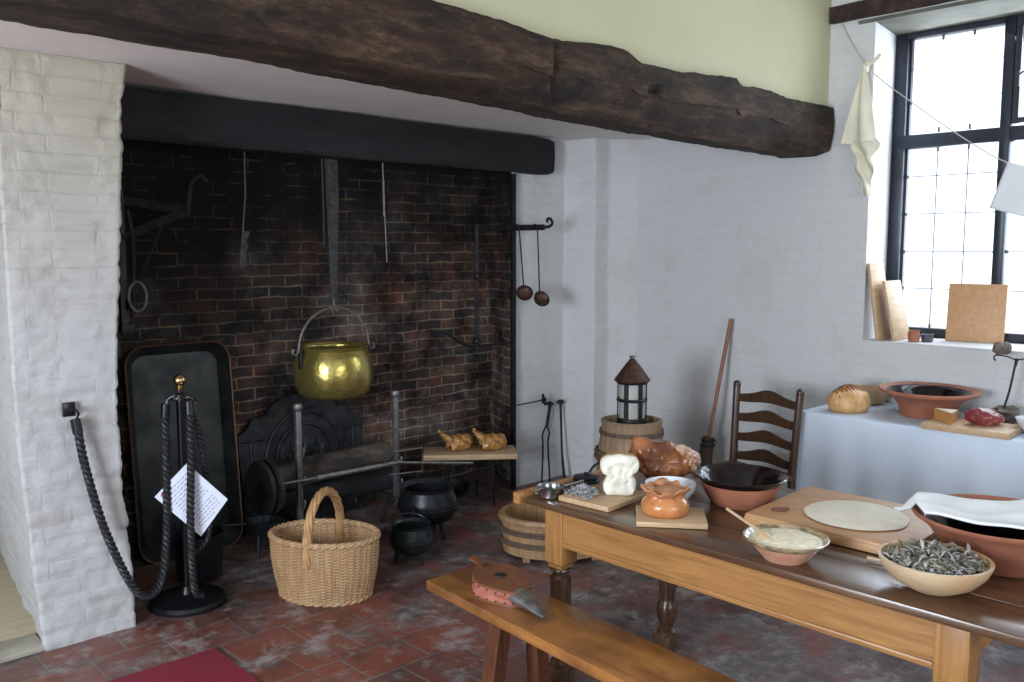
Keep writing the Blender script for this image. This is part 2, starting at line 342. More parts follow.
def catmull(pts,k=8):
    P=[Vector(p) for p in pts]; P=[P[0]*2-P[1]]+P+[P[-1]*2-P[-2]]; out=[]
    for i in range(1,len(P)-2):
        a,b_,c,d=P[i-1:i+3]
        for j in range(k):
            t=j/k; out.append(.5*((2*b_)+(c-a)*t+(2*a-5*b_+4*c-d)*t*t+(3*b_-a-3*c+d)*t**3))
    out.append(P[-2]); return out
def mesh(name,mb,mat,parent=None,angle=38,mods=()):
    bmesh.ops.recalc_face_normals(mb.bm,faces=mb.bm.faces)
    me=bpy.data.meshes.new(name); mb.bm.to_mesh(me); mb.bm.free()
    me.materials.append(mat)
    for p in me.polygons: p.use_smooth=True
    me.set_sharp_from_angle(angle=R(angle))
    o=bpy.data.objects.new(name,me); COL.objects.link(o)
    if parent: o.parent=parent
    return o
def tag(o,label,cat,group=None,kind=None):
    o['label']=label; o['category']=cat
    if group: o['group']=group
    if kind: o['kind']=kind
    return o
def thing(name,label,cat,loc=(0,0,0),rz=0,group=None):
    o=bpy.data.objects.new(name,None); COL.objects.link(o); o.empty_display_size=.05
    o.location=loc; o.rotation_euler=(0,0,rz); return tag(o,label,cat,group)
def single(name,mb,mat,label,cat,loc=(0,0,0),rz=0,group=None,angle=38,kind=None):
    o=mesh(name,mb,mat,None,angle); o.location=loc; o.rotation_euler=(0,0,rz); return tag(o,label,cat,group,kind)
def struct(name,mb,mat,parent=None,angle=38):
    o=mesh(name,mb,mat,parent,angle)
    if not parent: o['kind']='structure'
    return o
def T(x=0,y=0,z=0,rx=0,ry=0,rz=0): return Matrix.Translation((x,y,z))@Euler((rx,ry,rz)).to_matrix().to_4x4()
def remesh(o,vox,smooth=2):
    m_=o.modifiers.new('r','REMESH'); m_.mode='VOXEL'; m_.voxel_size=vox; m_.use_smooth_shade=True
    if smooth:
        s_=o.modifiers.new('s','SMOOTH'); s_.iterations=smooth; s_.factor=.6
    return o
# walls with UVs in metres
def wallmesh(name,faces,mat,parent=None,disp=None):
    """faces: list of (origin, udir, ulen, vdir, vlen, nu, nv, uv0)"""
    bm=bmesh.new(); uvl=bm.loops.layers.uv.new('UVMap')
    for (o,ud,ul,vd,vl,nu,nv,uv0) in faces:
        o=Vector(o); ud=Vector(ud).normalized(); vd=Vector(vd).normalized(); nrm=ud.cross(vd)
        G=[]
        for i in range(nu+1):
            row=[]
            for j in range(nv+1):
                p=o+ud*ul*i/nu+vd*vl*j/nv
                if disp: p=p+disp(p,nrm,i/nu,j/nv)
                row.append(bm.verts.new(p))
            G.append(row)
        for i in range(nu):
            for j in range(nv):
                f=bm.faces.new((G[i][j],G[i+1][j],G[i+1][j+1],G[i][j+1]))
                for l,(a,b_) in zip(f.loops,((i,j),(i+1,j),(i+1,j+1),(i,j+1))):
                    l[uvl].uv=(uv0[0]+ul*a/nu,uv0[1]+vl*b_/nv)
    bmesh.ops.remove_doubles(bm,verts=bm.verts,dist=.0005)
    me=bpy.data.meshes.new(name); bm.to_mesh(me); bm.free(); me.materials.append(mat)
    if disp:
        for p in me.polygons: p.use_smooth=True
    o=bpy.data.objects.new(name,me); COL.objects.link(o)
    if parent: o.parent=parent
    else: o['kind']='structure'
    return o
X,Y,Z=(1,0,0),(0,1,0),(0,0,1)
# ------------------------------------------------------------------ SETTING
ZC=3.45; SOF=2.49
wallmesh('floor',[((-2.2,-2.6,0),X,8.2,Y,8.6,1,1,(-2.2,-2.6))],M['tiles'])
def edgewob(p,nrm,a,b_):
    # rounded whitewashed courses
    row=(p.z/.075)%1; j=-.010*max(0,1-min(row,1-row)/.16)
    n=noise.noise(Vector((p.x*6,p.y*6,p.z*6)))*.012+noise.noise(Vector((p.x*22,p.y*22,p.z*30)))*.005
    flare=max(0,(.5-p.z))*.02
    return Vector((nrm.x*(j+n+flare),nrm.y*(j+n+flare),0)) if False else Vector((0,0,0))
# left pier as one displaced shell (front, right return, left splayed jamb)
def lerpt(t,tab):
    if t<=tab[0][0]: return tab[0][1]
    for (a,va),(b_,vb) in zip(tab,tab[1:]):
        if t<=b_: return va+(vb-va)*(t-a)/(b_-a)
    return tab[-1][1]
LT=[(0,0),(.4,-.03),(.85,-.055),(1.1,-.062),(2.49,-.07)]
RTB=[(0,0),(.3,-.012),(.6,-.036),(1.0,-.04),(1.45,-.017),(1.9,.01),(2.2,.03),(2.49,.06)]
def pier(name,pts,zt,mat,step=.015,amp=1.0,taper=0):
    bm=bmesh.new(); uvl=bm.loops.layers.uv.new('UVMap'); path=[]; d=0
    nrmls=[]
    for i in range(len(pts)-1):
        a=Vector(pts[i]+(0,)); b_=Vector(pts[i+1]+(0,)); L=(b_-a).length; n=max(1,round(L/step)) if L<.8 else max(1,round(L/.04))
        t=(b_-a)/L; nm=Vector((t.y,-t.x,0))
        for k in range(n): path.append((a+t*L*k/n,d+L*k/n,nm))
        d+=L
    path.append((Vector(pts[-1]+(0,)),d,nm))
    # average normals near corners
    nv=int(zt/.0125); G=[]
    for i,(p,u,nm) in enumerate(path):
        nb=Vector((0,0,0))
        for k in (-1,0,1):
            if 0<=i+k<len(path): nb+=path[i+k][2]
        nb.normalize(); col=[]
        for j in range(nv+1):
            z=zt*j/nv; row=int(z/.078); fr=(z/.078)%1
            jj=-.009*max(0,1-min(fr,1-fr)/.25)*(.55+.9*noise.noise(Vector((u*4,row*2.1,7))))
            br=noise.noise(Vector((row*3.7,int(u/.23+.5*(row%2))*1.7,2)))*.006
            n=noise.noise(Vector((u*5,z*5,1)))*.012+noise.noise(Vector((u*18,z*22,4)))*.006
            off=(jj+n+br)*amp
            q=p+nb*off; q.z=z
            if taper: q.x+=lerpt(z,LT) if q.x<1.32 else lerpt(z,RTB)
            col.append(bm.verts.new(q))
        G.append(col)
    for i in range(len(path)-1):
        for j in range(nv):
            f=bm.faces.new((G[i][j],G[i+1][j],G[i+1][j+1],G[i][j+1]))
            for l,(a,b_) in zip(f.loops,((i,j),(i+1,j),(i+1,j+1),(i,j+1))): l[uvl].uv=(path[a][1],zt*b_/nv)
            f.smooth=True
    me=bpy.data.meshes.new(name); bm.to_mesh(me); bm.free(); me.materials.append(mat)
    o=bpy.data.objects.new(name,me); COL.objects.link(o); o['kind']='structure'; return o
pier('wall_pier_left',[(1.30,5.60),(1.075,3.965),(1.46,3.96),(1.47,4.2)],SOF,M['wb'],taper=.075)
wallmesh('wall_fireplace_left',[((1.465,4.15,0),Y,.80,Z,3.6,1,1,(.5,0))],M['soot'])
# wall over the alcove left of the pier, alcove back
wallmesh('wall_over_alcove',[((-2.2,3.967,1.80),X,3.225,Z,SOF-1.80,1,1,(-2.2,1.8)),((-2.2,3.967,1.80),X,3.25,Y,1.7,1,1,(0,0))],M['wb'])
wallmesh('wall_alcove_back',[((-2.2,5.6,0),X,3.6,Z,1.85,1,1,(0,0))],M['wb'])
struct('trim_1',MB().box((-.55,4.06,.014),(3.27,.17,.028),bev=.006),M['stone'])
struct('trim_2',MB().box((-.53,4.88,.012),(3.7,1.46,.024),bev=.004),M['board_pale'])
# fireplace back and splayed right jamb
wallmesh('wall_fireplace_back',[((1.46,4.9,0),X,3.06,Z,3.6,1,1,(1.46,0))],M['soot'])
pier('wall_fireplace_right',[(4.31,4.46),(4.51,4.91)][::-1],SOF,M['sootjamb'],.03,.6)
struct('trim_3',MB().box((4.295,4.435,1.10),(.03,.035,2.24),bev=.006),M['iron'])
pier('wall_chimney_right',[(4.30,4.46),(4.84,4.455),(4.88,4.20),(5.03,4.19),(5.205,4.06)],SOF,M['wb_right'],.02,.55)
# chimney void sides, and an unseen cap added to keep sky light out
struct('chimney_light_cap',MB().box((3.0,4.75,3.3),(3.6,.7,.05)),M['chimney'])
struct('trim_5',MB().box((3.0,4.66,2.95),(3.6,.04,.95)),M['chimney'])
struct('trim_6',MB().box((4.58,4.75,2.9),(.06,.5,.9)),M['chimney'])
# soffit between the great beam and the black beam
wallmesh('ceiling_inglenook',[((-2.2,2.75,SOF),X,7.5,Y,1.68,30,8,(0,0)),((4.2,4.40,SOF),X,1.1,Y,.5,1,1,(0,0)),((-2.2,4.40,SOF),X,3.7,Y,.6,1,1,(0,0))],M['soffit'],
   disp=lambda p,n,a,b_:Vector((0,0,.006*noise.noise(p*1.5))))
# wall above the great beam
wallmesh('wall_chimney_breast',[((-2.2,2.62,2.45),X,7.5,Z,1.0,1,1,(0,0))],M['plaster'])
# right wall with window opening
WX=5.2; WF=5.66; y0,y1,zs,zt=.55,2.345,1.16,3.04
wallmesh('wall_right',[
  ((WX,4.12,0),(0,-1,0),6.72,Z,zs,1,1,(0,0)),
  ((WX,4.12,zs),(0,-1,0),4.12-y1,Z,zt-zs,1,1,(0,zs)),
  ((WX,y0,zs),(0,-1,0),y0+2.6,Z,zt-zs,1,1,(4.12-y0,zs)),
  ((WX,4.12,zt),(0,-1,0),6.72,Z,ZC-zt,1,1,(0,zt)),
  ((WX,y1,zs),(.46,.065,0),WF-WX+.1,Z,zt-zs,1,1,(0,zs)),
  ((WX,y0,zs),X,WF-WX+.1,Z,zt-zs,1,1,(0,zs)),
  ((WX,y0,zs),X,WF-WX+.1,Y,y1-y0+.08,1,1,(0,0)),
  ((WX,y0,zt),X,WF-WX+.1,Y,y1-y0+.08,1,1,(0,0))],M['wb_right'])
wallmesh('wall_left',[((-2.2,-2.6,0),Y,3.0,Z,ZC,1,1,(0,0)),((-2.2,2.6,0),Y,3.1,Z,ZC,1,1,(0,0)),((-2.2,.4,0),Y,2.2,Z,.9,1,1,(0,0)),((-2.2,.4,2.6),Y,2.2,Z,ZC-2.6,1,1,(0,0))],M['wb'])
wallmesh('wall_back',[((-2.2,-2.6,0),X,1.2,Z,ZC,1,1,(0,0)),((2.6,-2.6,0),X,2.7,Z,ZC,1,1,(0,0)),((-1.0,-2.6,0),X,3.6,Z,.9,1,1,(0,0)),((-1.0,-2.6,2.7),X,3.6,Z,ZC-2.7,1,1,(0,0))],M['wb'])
wallmesh('ceiling',[((-2.2,-2.6,ZC),X,7.5,Y,5.3,1,1,(0,0))],M['ceil'])
# great oak beam
def lerpt(t,tab):
    if t<=tab[0][0]: return tab[0][1]
    for (a,va),(b_,vb) in zip(tab,tab[1:]):
        if t<=b_: return va+(vb-va)*(t-a)/(b_-a)
    return tab[-1][1]
TOP=[(-2.2,2.66),(0.5,2.63),(2.08,2.595),(2.45,2.585),(2.72,2.560),(2.80,2.566),(3.10,2.595),(3.20,2.592),(3.30,2.552),(3.60,2.548),(3.75,2.56),(4.08,2.585),(4.13,2.585),(4.14,2.55),(4.45,2.565),(4.6,2.545),(5.2,2.55)]
BOT=[(-2.2,2.36),(.8,2.36),(1.9,2.345),(3.0,2.31),(4.3,2.285),(5.2,2.28)]
rings=[]; nx=230
for i in range(nx+1):
    x=-2.1+7.28*i/nx; zt_=lerpt(x,TOP); zb=lerpt(x,BOT); ff=min(1,max(0,(x-4.5)/.45))
    base=[(2.575,zt_),(2.565,zt_-.08),(2.57,zt_-.15),(2.58,2.42-.09*ff),(2.61-.025*ff,2.35-.055*ff),(2.68,zb-.02+.015*ff),(2.80,zb-.012),(2.92,zb),(2.93,zb+.08),(2.93,SOF+.03),(2.75,zt_-.005)]
    if 2.73<x<2.76: base=[(y_+.025 if k in(1,2,3) else y_,z_) for k,(y_,z_) in enumerate(base)]
    if 3.36<x<3.45: base[2]=(base[2][0]+.05,base[2][1]); 
    rings.append([Vector((x+.006*noise.noise(Vector((x*9,y_*30,z_*30))),y_+.010*noise.noise(Vector((x*4,y_*9,z_*9)))+.004*noise.noise(Vector((x*25,y_*9,z_*20))),z_+.009*noise.noise(Vector((x*5,y_*7,z_*7+3)))+.005*noise.noise(Vector((x*28,y_*10,z_*9)))) )for y_,z_ in base])
b=MB(); b.loft(rings); o=single('oak_beam',b,M['oakbeam'],'huge rough dark oak beam spanning the top of the fireplace recess','beam',kind='structure')
# black beam over the hearth
rings=[]
for i in range(61):
    x=1.47+3.175*i/60; e=.02*max(0,(x-4.58)/.065)
    base=[(4.375,2.475-e),(4.37,2.36),(4.375,2.245+e),(4.39,2.225+e),(4.60,2.235+e),(4.62,2.26),(4.62,2.475-e)]
    rings.append([Vector((x,y_+.008*noise.noise(Vector((x*3,y_*9,z_*9))),z_+.008*noise.noise(Vector((x*4,y_*9,z_*5))))) for y_,z_ in base])
b=MB(); b.loft(rings); single('hearth_beam',b,M['blackbeam'],'black painted beam across the front of the sooty hearth','beam',kind='structure')
# window lintel
b=MB(); rings=[]
for i in range(41):
    y_=.3+2.31*i/40; w=.006*noise.noise(Vector((y_*6,0,0)))
    rings.append([Vector((5.165,y_,3.045+w)),Vector((5.16,y_,3.14+w)),Vector((5.3,y_,3.16)),Vector((5.3,y_,3.05))])
b.loft(rings); o=single('lintel_beam',b,M['lintelwood'],'dark reddish timber lintel above the leaded window','beam',kind='structure')
struct('trim_7',MB().box((5.44,1.47,3.026),(.50,1.95,.02)),simple('grey green lintel soffit',(.10,.105,.08),(.16,.165,.13),.8,scale=5))  # grey-green board under the lintel, darker than the window reveal
# window
win=thing('window_1','tall leaded window with blue-black frame and bright sky behind','window',(WF,0,0)); win['kind']='structure'
b=MB(); fy0,fy1,fz0,fz1=.58,2.40,1.165,3.04
b.box((0,(fy0+fy1)/2,1.19),(.07,fy1-fy0,.055),bev=.008).box((0,(fy0+fy1)/2,3.01),(.07,fy1-fy0,.06),bev=.008)
b.box((0,2.365,2.1),(.076,.077,1.84),bev=.008).box((0,.60,2.1),(.076,.062,1.84),bev=.008)
b.box((.01,2.322,2.1),(.03,.018,1.85))
mesh('frame',b,M['winframe'],win)
for ym in (1.755,1.175): mesh('mullion',MB().box((-.005,ym,2.1),(.085,.062,1.86),bev=.012),M['winframe'],win)
mesh('transom',MB().box((-.003,1.48,2.36),(.075,1.78,.085),bev=.012),M['winframe'],win)
b=MB(); b.box((-.03,1.705,2.70),(.034,.032,.57)).box((-.03,1.225,2.70),(.034,.032,.57)).box((-.03,1.465,2.43),(.03,.5,.03)).box((-.03,1.465,2.97),(.03,.5,.03))
cs=mesh('casement',b,M['winframe'],win)
mesh('latch',MB().box((-.05,1.70,2.66),(.02,.02,.09)).tube([(-.06,1.70,2.68),(-.08,1.66,2.69),(-.07,1.62,2.68)],.006,6),M['winframe'],cs)
b=MB()
for (a0,a1) in ((1.786,2.315),(1.206,1.724),(.63,1.144)):
    n=3
    for k in (1,2):
        yy=a0+(a1-a0)*k/n; b.box((.01,yy,1.75),(.006,.005,1.14))
        for z_ in (2.425,2.97,1.225,2.31): b.box((.01,yy,z_),(.01,.012,.03))
    for z_ in (1.459,1.687,1.92,2.15): b.box((.01,(a0+a1)/2,z_),(.006,a1-a0,.0045))
    for yy in (a0+.005,a1-.005):
        for z_ in (1.459,1.687,1.92,2.15,2.6,2.8): b.blob((.0,yy,z_),(.01,.01,.012),sub=1)
mesh('lead_bars',b,M['lead'],win)
for (a0,a1) in ((1.786,2.315),(1.206,1.724),(.63,1.144)):
    for (c0,c1) in ((1.215,2.318),(2.40,2.985)):
        mesh('pane',MB().box((.02,(a0+a1)/2,(c0+c1)/2),(.003,a1-a0,c1-c0)),M['glass'],win)
# ------------------------------------------------------------------ LEFT SIDE
single('rug',MB().box((0,0,.006),(1.9,1.5,.012),bev=.004),M['rug'],'crimson rug lying on the tiles in front of the left pier','rug',(.64,2.755,0),R(-1.0))
t=thing('wall_hook_plate','small square black hook plate fixed to the white left pier','hook plate',(1.213,3.955,1.03))
mesh('plate',MB().box((0,-.01,0),(.05,.012,.06),bev=.003),M['black'],t); mesh('eye',MB().tube([(0,-.02,0),(.02,-.04,0),(.03,-.04,-.02),(.02,-.035,-.04)],.005,6),M['black'],t)
t=thing('stanchion','black rope stanchion with gilt ball finial standing in front of the hearth','stanchion',(1.741,4.06,0))
mesh('base',MB().lathe([(.0,0),(.178,0),(.18,.015),(.17,.03),(.10,.042),(.04,.055),(.03,.09),(.0,.09)],48),M['black'],t)
mesh('post',MB().lathe([(0,.08),(.019,.08),(.019,1.0),(.025,1.005),(.025,1.02),(.012,1.03),(.012,1.06),(0,1.06)],20),M['black'],t)
b=MB(); b.tube(catmull([(-.09,-.05,.985),(-.07,-.03,1.012),(0,0,1.015),(.04,-.06,1.0),(.035,-.09,.985)]),.006,6); b.tube([(.045*math.cos(a),.045*math.sin(a),1.005) for a in [2*PI*k/24 for k in range(24)]],.007,6,closed=True)
mesh('hook_ring',b,M['chrome'],t)
mesh('finial',MB().lathe([(0,1.035),(.013,1.04),(.016,1.052),(.01,1.06),(.02,1.065),(.028,1.08),(.029,1.09),(.024,1.105),(.012,1.115),(0,1.117)],24),M['gold'],t)
t=thing('barrier_rope','thick black twisted rope looping from the pier plate down to the stanchion','rope',(0,0,0))
mesh('cord',MB().rope([(1.235,3.915,.94),(1.25,3.90,.80),(1.30,3.885,.55),(1.365,3.87,.34),(1.43,3.87,.20),(1.50,3.89,.155),(1.575,3.95,.20),(1.625,4.0,.36),(1.645,4.02,.60),(1.65,4.02,.94)],.019),M['rope'],t)
for q in ([(1.228,3.92,.99),(1.235,3.915,.93)],[(1.65,4.02,.93),(1.655,4.02,.99)]): mesh('end_cap',MB().tube(q,.021,10),M['black'],t)
t=thing('hanging_rope','black twisted rope hanging straight down the stanchion in front of the white card','rope',(0,0,0))
mesh('cord',MB().rope([(1.750,3.985,.94),(1.735,3.955,.7),(1.715,3.935,.45),(1.715,3.935,.2),(1.73,3.94,.09),(1.77,3.96,.062)],.019),M['rope'],t)
mesh('end_cap',MB().tube([(1.755,4.0,.99),(1.750,3.985,.93)],.021,10),M['black'],t)
single('hanging_rope',MB().rope([(1.80,4.11,.98),(1.86,4.13,.8),(1.90,4.13,.45),(1.88,4.12,.28),(1.80,4.13,.20)],.014),M['rope'],'thin black rope loop hanging behind the stanchion and card','rope')
# card
u=Vector((.913,-.408,0)); w=Vector((0,0,1)); nn_=Vector((-.408,-.913,0)); c0=Vector((1.745,3.975,.525))
def cp(a,b_,d=0): return c0+u*a+w*b_+nn_*d
t=thing('notice_card','white diamond-hung printed card on the black rope stanchion','sign',(0,0,0))
co=[(-.018,.18),(-.165,.032),(.032,-.178),(.158,-.01)]
b=MB(); vs=[[cp(a,b_,0) for a,b_ in co],[cp(a,b_,.004) for a,b_ in co]]; b.loft(vs); mesh('board',b,M['card'],t)
# local card axes: text lines run from left corner edge up to top corner
e1=Vector((co[0][0]-co[1][0],co[0][1]-co[1][1])); L1=e1.length; e1/=L1
e2=Vector((co[2][0]-co[1][0],co[2][1]-co[1][1])); L2=e2.length; e2/=L2
b=MB(); rr=random.Random(3)
for i in range(15):
    d2=.03+i*(L2-.05)/15; d1=.035 if i>1 else .05
    end=L1-.03 if i%5!=4 else L1*.6
    while d1<end:
        wl=rr.uniform(.008,.025); q=[Vector((co[1][0],co[1][1]))+e1*a+e2*c for a,c in ((d1,d2),(min(d1+wl,end),d2),(min(d1+wl,end),d2+.0035),(d1,d2+.0035))]
        b.bm.faces.new([b.bm.verts.new(cp(p.x,p.y,.0055)) for p in q]); d1+=wl+.006
mesh('printed_text',b,M['ink'],t)
b=MB()
for a,c in ((.028,.02),(.036,.028),(.024,.032),(.034,.016)):
    q=Vector((co[1][0],co[1][1]))+e1*a+e2*c; b.blob(cp(q.x,q.y,.005),(.006,.002,.008),sub=1)
mesh('emblem',b,M['redink'],t)
# black bucket behind stanchion
t=thing('coal_bucket','black round bucket in the shadow just behind the stanchion','bucket',(1.93,4.34,0))
mesh('bucket_body',MB().lathe([(0,0),(.10,0),(.115,.02),(.125,.24),(.13,.245),(.118,.24),(.105,.03),(0,.025)],32),M['black'],t)
mesh('handle',MB().tube([(.125*math.cos(a),0,.24+.1*math.sin(a)) for a in [PI*k/14 for k in range(15)]],.005,6),M['black'],t)
# large leaning tray
def rrect(w_,h_,r,n=8):
    out=[]
    for (cx,cy,a0) in ((w_/2-r,h_/2-r,0),(-w_/2+r,h_/2-r,PI/2),(-w_/2+r,-h_/2+r,PI),(w_/2-r,-h_/2+r,1.5*PI)):
        for k in range(n+1): a=a0+PI/2*k/n; out.append((cx+r*math.cos(a),cy+r*math.sin(a)))
    return out
t=thing('dripping_tray','big dull rounded metal tray leaning against the sooty back wall','tray',(2.065,4.70,0),0)
A=T(0,0,.0,R(-5.5))@T(0,0,.59,0,0,0)@Euler((R(90),0,0)).to_matrix().to_4x4()
b=MB(); prof=[(.59,1.18,.11,0.0),(.585,1.175,.11,-.006),(.50,1.09,.08,-.055),(.49,1.08,.08,-.062)]
rings=[[A@Vector((x,y,z)) for x,y in rrect(w_,h_,r)] for (w_,h_,r,z) in prof]
rings+= [[A@Vector((x,y,-.066)) for x,y in rrect(.5,1.09,.08)],[A@Vector((x,y,-.008)) for x,y in rrect(.60,1.19,.11)]]
b.loft(rings[::-1],cap=False)
vs=[b.bm.verts.new(p) for p in rings[3]]; b.bm.faces.new(vs)
mesh('pan',b,M['traypan'],t,angle=50)
b=MB(); b.tube([A@Vector((x,y,0)) for x,y in rrect(.595,1.185,.11,10)],.006,6,closed=True); mesh('rim',b,M['copperedge'],t)
mesh('handle',MB().tube([A@Vector(p) for p in ((-.07,.595,0),(-.06,.625,0),(.06,.625,0),(.07,.595,0))],.006,6),M['irondark'],t)
# ------------------------------------------------------------------ IRONWORK IN HEARTH
def bar(b,p,q,w_,h_=None): return b.tube([p,q],w_*.5*1.4,4,flat=(h_ or w_)/w_)
t=thing('swing_crane','black iron hearth crane with angled braces on the left of the hearth','fire crane',(1.70,4.60,0))
mesh('post',MB().box((0,0,1.64),(.035,.03,.74)).box((.01,0,1.3),(.07,.05,.05),bev=.01).box((.03,0,1.42),(.05,.03,.05)),M['irondark'],t)
mesh('arm',bar(bar(MB(),(0,0,1.95),(.36,-.02,1.90),.022,.03),(0,-.01,1.76),(.34,-.02,1.90),.022,.03),M['irondark'],t)
mesh('brace',bar(MB(),(.22,-.01,1.85),(.07,0,1.52),.012),M['irondark'],t)
mesh('hook',MB().tube(catmull([(.34,-.02,1.88),(.355,-.02,1.98),(.37,-.02,2.05),(.42,-.02,2.09),(.46,-.02,2.06)]),lambda s:.014-.006*s,6),M['irondark'],t)
mesh('twisted_stay',MB().rope([(.03,-.02,1.90),(.05,-.02,1.75),(.045,-.02,1.5),(.03,-.02,1.36)],.012),M['irondark'],t)
mesh('ring',MB().tube([(.06+.045*math.cos(a),-.03,1.46+.075*math.sin(a)) for a in [2*PI*k/20 for k in range(20)]],.008,6,closed=True),M['steel'],t)
def teeth(w0,w1,z0,z1,n):
    L=[(-w0/2,z1)];
    pts=[(-w0/2,z1),(-w1/2,z0)]
    rt=[]
    for k in range(n):
        f=k/n; zz=z0+(z1-z0)*f*.6; ww=w1/2+(w0/2-w1/2)*f*.8
        rt+= [(ww,zz),(ww+.013,zz+(z1-z0)*.6/n*.75)]
    return [(-w0/2,z1),(-w1/2,z0)]+rt+[(w0/2,z1)]
XZ=Euler((R(90),0,0)).to_matrix().to_4x4()
t=thing('ratchet_hanger','saw-toothed iron pot hanger above the brass cauldron','pot hanger',(2.915,4.56,0))
mesh('toothed_blade',MB().prism(teeth(.085,.035,1.38,2.3,20),-.004,.004,XZ),M['steeldark'],t)
mesh('side_rod',MB().tube([(-.06,0,2.35),(-.055,0,1.72),(-.03,0,1.70)],.007,6),M['irondark'],t)
mesh('top_rod',MB().tube([(0,0,2.9),(0,0,2.28)],.012,6),M['irondark'],t)
mesh('hook',MB().tube(catmull([(0,0,1.40),(.0,-.01,1.36),(.015,-.01,1.335),(.03,-.01,1.35)]),.007,6),M['steel'],t)
t=thing('hanging_spit_hook','small notched iron hook hanging free in the dark left of the pot hanger','hook',(2.335,4.57,0))
mesh('rod',MB().tube([(.04,0,2.5),(.035,0,2.0),(.0,0,1.66)],.006,6),M['steeldark'],t)
mesh('notched_plate',MB().prism([(-.02,1.60),(.015,1.60),(.03,1.66),(.02,1.68),(.045,1.72),(.03,1.74),(.055,1.80),(.01,1.80)],-.004,.004,XZ),M['steeldark'],t)
t=thing('hanging_rod','thin pale iron rod hanging under the black beam','hanging rod',(3.29,4.56,0))
mesh('rod',MB().tube([(0,0,2.6),(0,0,2.2),(.008,0,1.95),(.022,0,1.62)],.0045,6),M['steel'],t)
mesh('flat_section',MB().box((.004,0,2.02),(.014,.004,.22)),M['steel'],t)
# cauldron
t=thing('cauldron','hammered brass cauldron hanging over the hearth','cauldron',(2.905,4.56,0))
prof=[(0,.79),(.12,.79),(.19,.80),(.225,.83),(.245,.89),(.25,.95),(.243,1.02),(.228,1.07),(.212,1.10),(.222,1.112),(.228,1.125),(.222,1.128),(.208,1.112),(.205,1.10),(.22,1.06),(.235,1.0),(.24,.94),(.22,.85),(.15,.81),(0,.805)]
mesh('bowl',MB().lathe([(r*.95,.80+(z-.79)*.94+.012) for r,z in prof],64),M['brass'],t)
b=MB(); b.tube([(.245*math.cos(a)*1.0,-.02,1.115+.24*math.sin(a)) for a in [PI*k/28 for k in range(29)]],.008,8)
for s in (-1,1): b.tube(catmull([(s*.245,-.02,1.115),(s*.262,-.02,1.09),(s*.285,-.02,1.10),(s*.28,-.02,1.125)]),.007,6)
mesh('bail_handle',b,M['steel'],t)
for s in (-1,1): mesh('lug',MB().box((s*.235,-.02,1.06),(.02,.03,.11),bev=.004),M['irondark'],t)
# right crane with rail and ladles
t=thing('swing_crane','black iron hearth crane on the right with a scrolled rail holding ladles','fire crane',(3.97,4.45,0))
mesh('post',MB().tube([(0,0,1.05),(0,0,1.87)],.015,8).blob((0,0,1.08),(.03,.03,.035)).blob((0,0,1.52),(.022,.022,.03)),M['iron'],t)
b=MB(); bar(b,(0,0,1.84),(.43,-.215,1.852),.02,.028)
b.tube(catmull([(.42,-.21,1.852),(.46,-.23,1.857),(.48,-.24,1.88),(.465,-.235,1.91),(.445,-.225,1.905),(.45,-.225,1.885)]),.010,8); mesh('rail',b,M['iron'],t)
mesh('arm',MB().tube(catmull([(.0,-.02,1.07),(-.08,-.02,1.06),(-.18,-.01,1.10),(-.28,0,1.16),(-.34,.02,1.15)]),lambda s:.016-.008*s,8).tube([(0,0,1.05),(.28,-.02,1.055)],.008,6),M['iron'],t)
mesh('bracket',MB().tube(catmull([(0,0,1.5),(.06,-.01,1.54),(.08,-.01,1.62),(.18,.0,1.64)]),.008,6),M['iron'],t)
for (x_,y_,zh,lean,lab) in ((4.205,4.315,1.44,.035,'left of two long-handled iron ladles on the scrolled rail, hanging higher'),(4.315,4.25,1.40,.012,'right of two long-handled iron ladles on the scrolled rail, next to the scroll')):
    t=thing('ladle',lab,'ladle',(x_,y_,0),0,'long-handled ladles hanging from the crane rail')
    mesh('handle',MB().tube([(0,-.03,1.84),(0,-.02,1.865),(0,0,1.873),(0,.016,1.855)],.004,6).tube([(0,-.03,1.84),(lean,-.04,zh)],.005,6),M['irondark'],t)
    A=T(lean,-.045,zh-.045,R(62),0,R(-40+(20 if lean<.02 else 0)))
    mesh('bowl',MB().lathe([(0,0),(.03,.003),(.048,.014),(.056,.03),(.058,.03),(.05,.010),(.03,-.003),(0,-.006)],28,M_=A),M['tin'],t)
# fireback
t=thing('fireback','dark arched cast-iron fireback standing against the brick back wall','fireback',(2.85,4.80,0),0)
out=[(-.42,0)]+[(-.44,.60),(-.38,.63),(-.34,.69),(-.24,.70)]+[(.24*math.cos(a)*1.0,.70+.11*math.sin(a)) for a in [PI-PI*k/14 for k in range(15)]]+[(.24,.70),(.34,.69),(.38,.63),(.44,.60),(.42,0)]
A=T(0,0,0,R(-3))@XZ
mesh('plate',MB().prism(out,-.03,0,A),M['fireback'],t)
b=MB()
for r_ in (.27,.20): b.tube([A@Vector((r_*math.cos(a),.40+r_*1.1*math.sin(a),.002)) for a in [PI*k/24-.2 for k in range(27)]],.014,8)
b.tube([A@Vector(p) for p in ((-.43,.56,.002),(-.28,.56,.002))],.01,6).tube([A@Vector(p) for p in ((.28,.56,.002),(.43,.56,.002))],.01,6)
for x_ in (-.36,.36): b.tube([A@Vector((x_,.05,.002)),A@Vector((x_,.55,.002))],.012,6)
b.blob(A@Vector((-.03,.42,.0)),(.09,.03,.12),amp=.9,freq=14).blob(A@Vector((.1,.35,.0)),(.05,.02,.14),amp=.9,freq=14).blob(A@Vector((0,.72,.0)),(.10,.02,.05),amp=.8,freq=14)
mesh('raised_relief',b,M['fireback'],t)
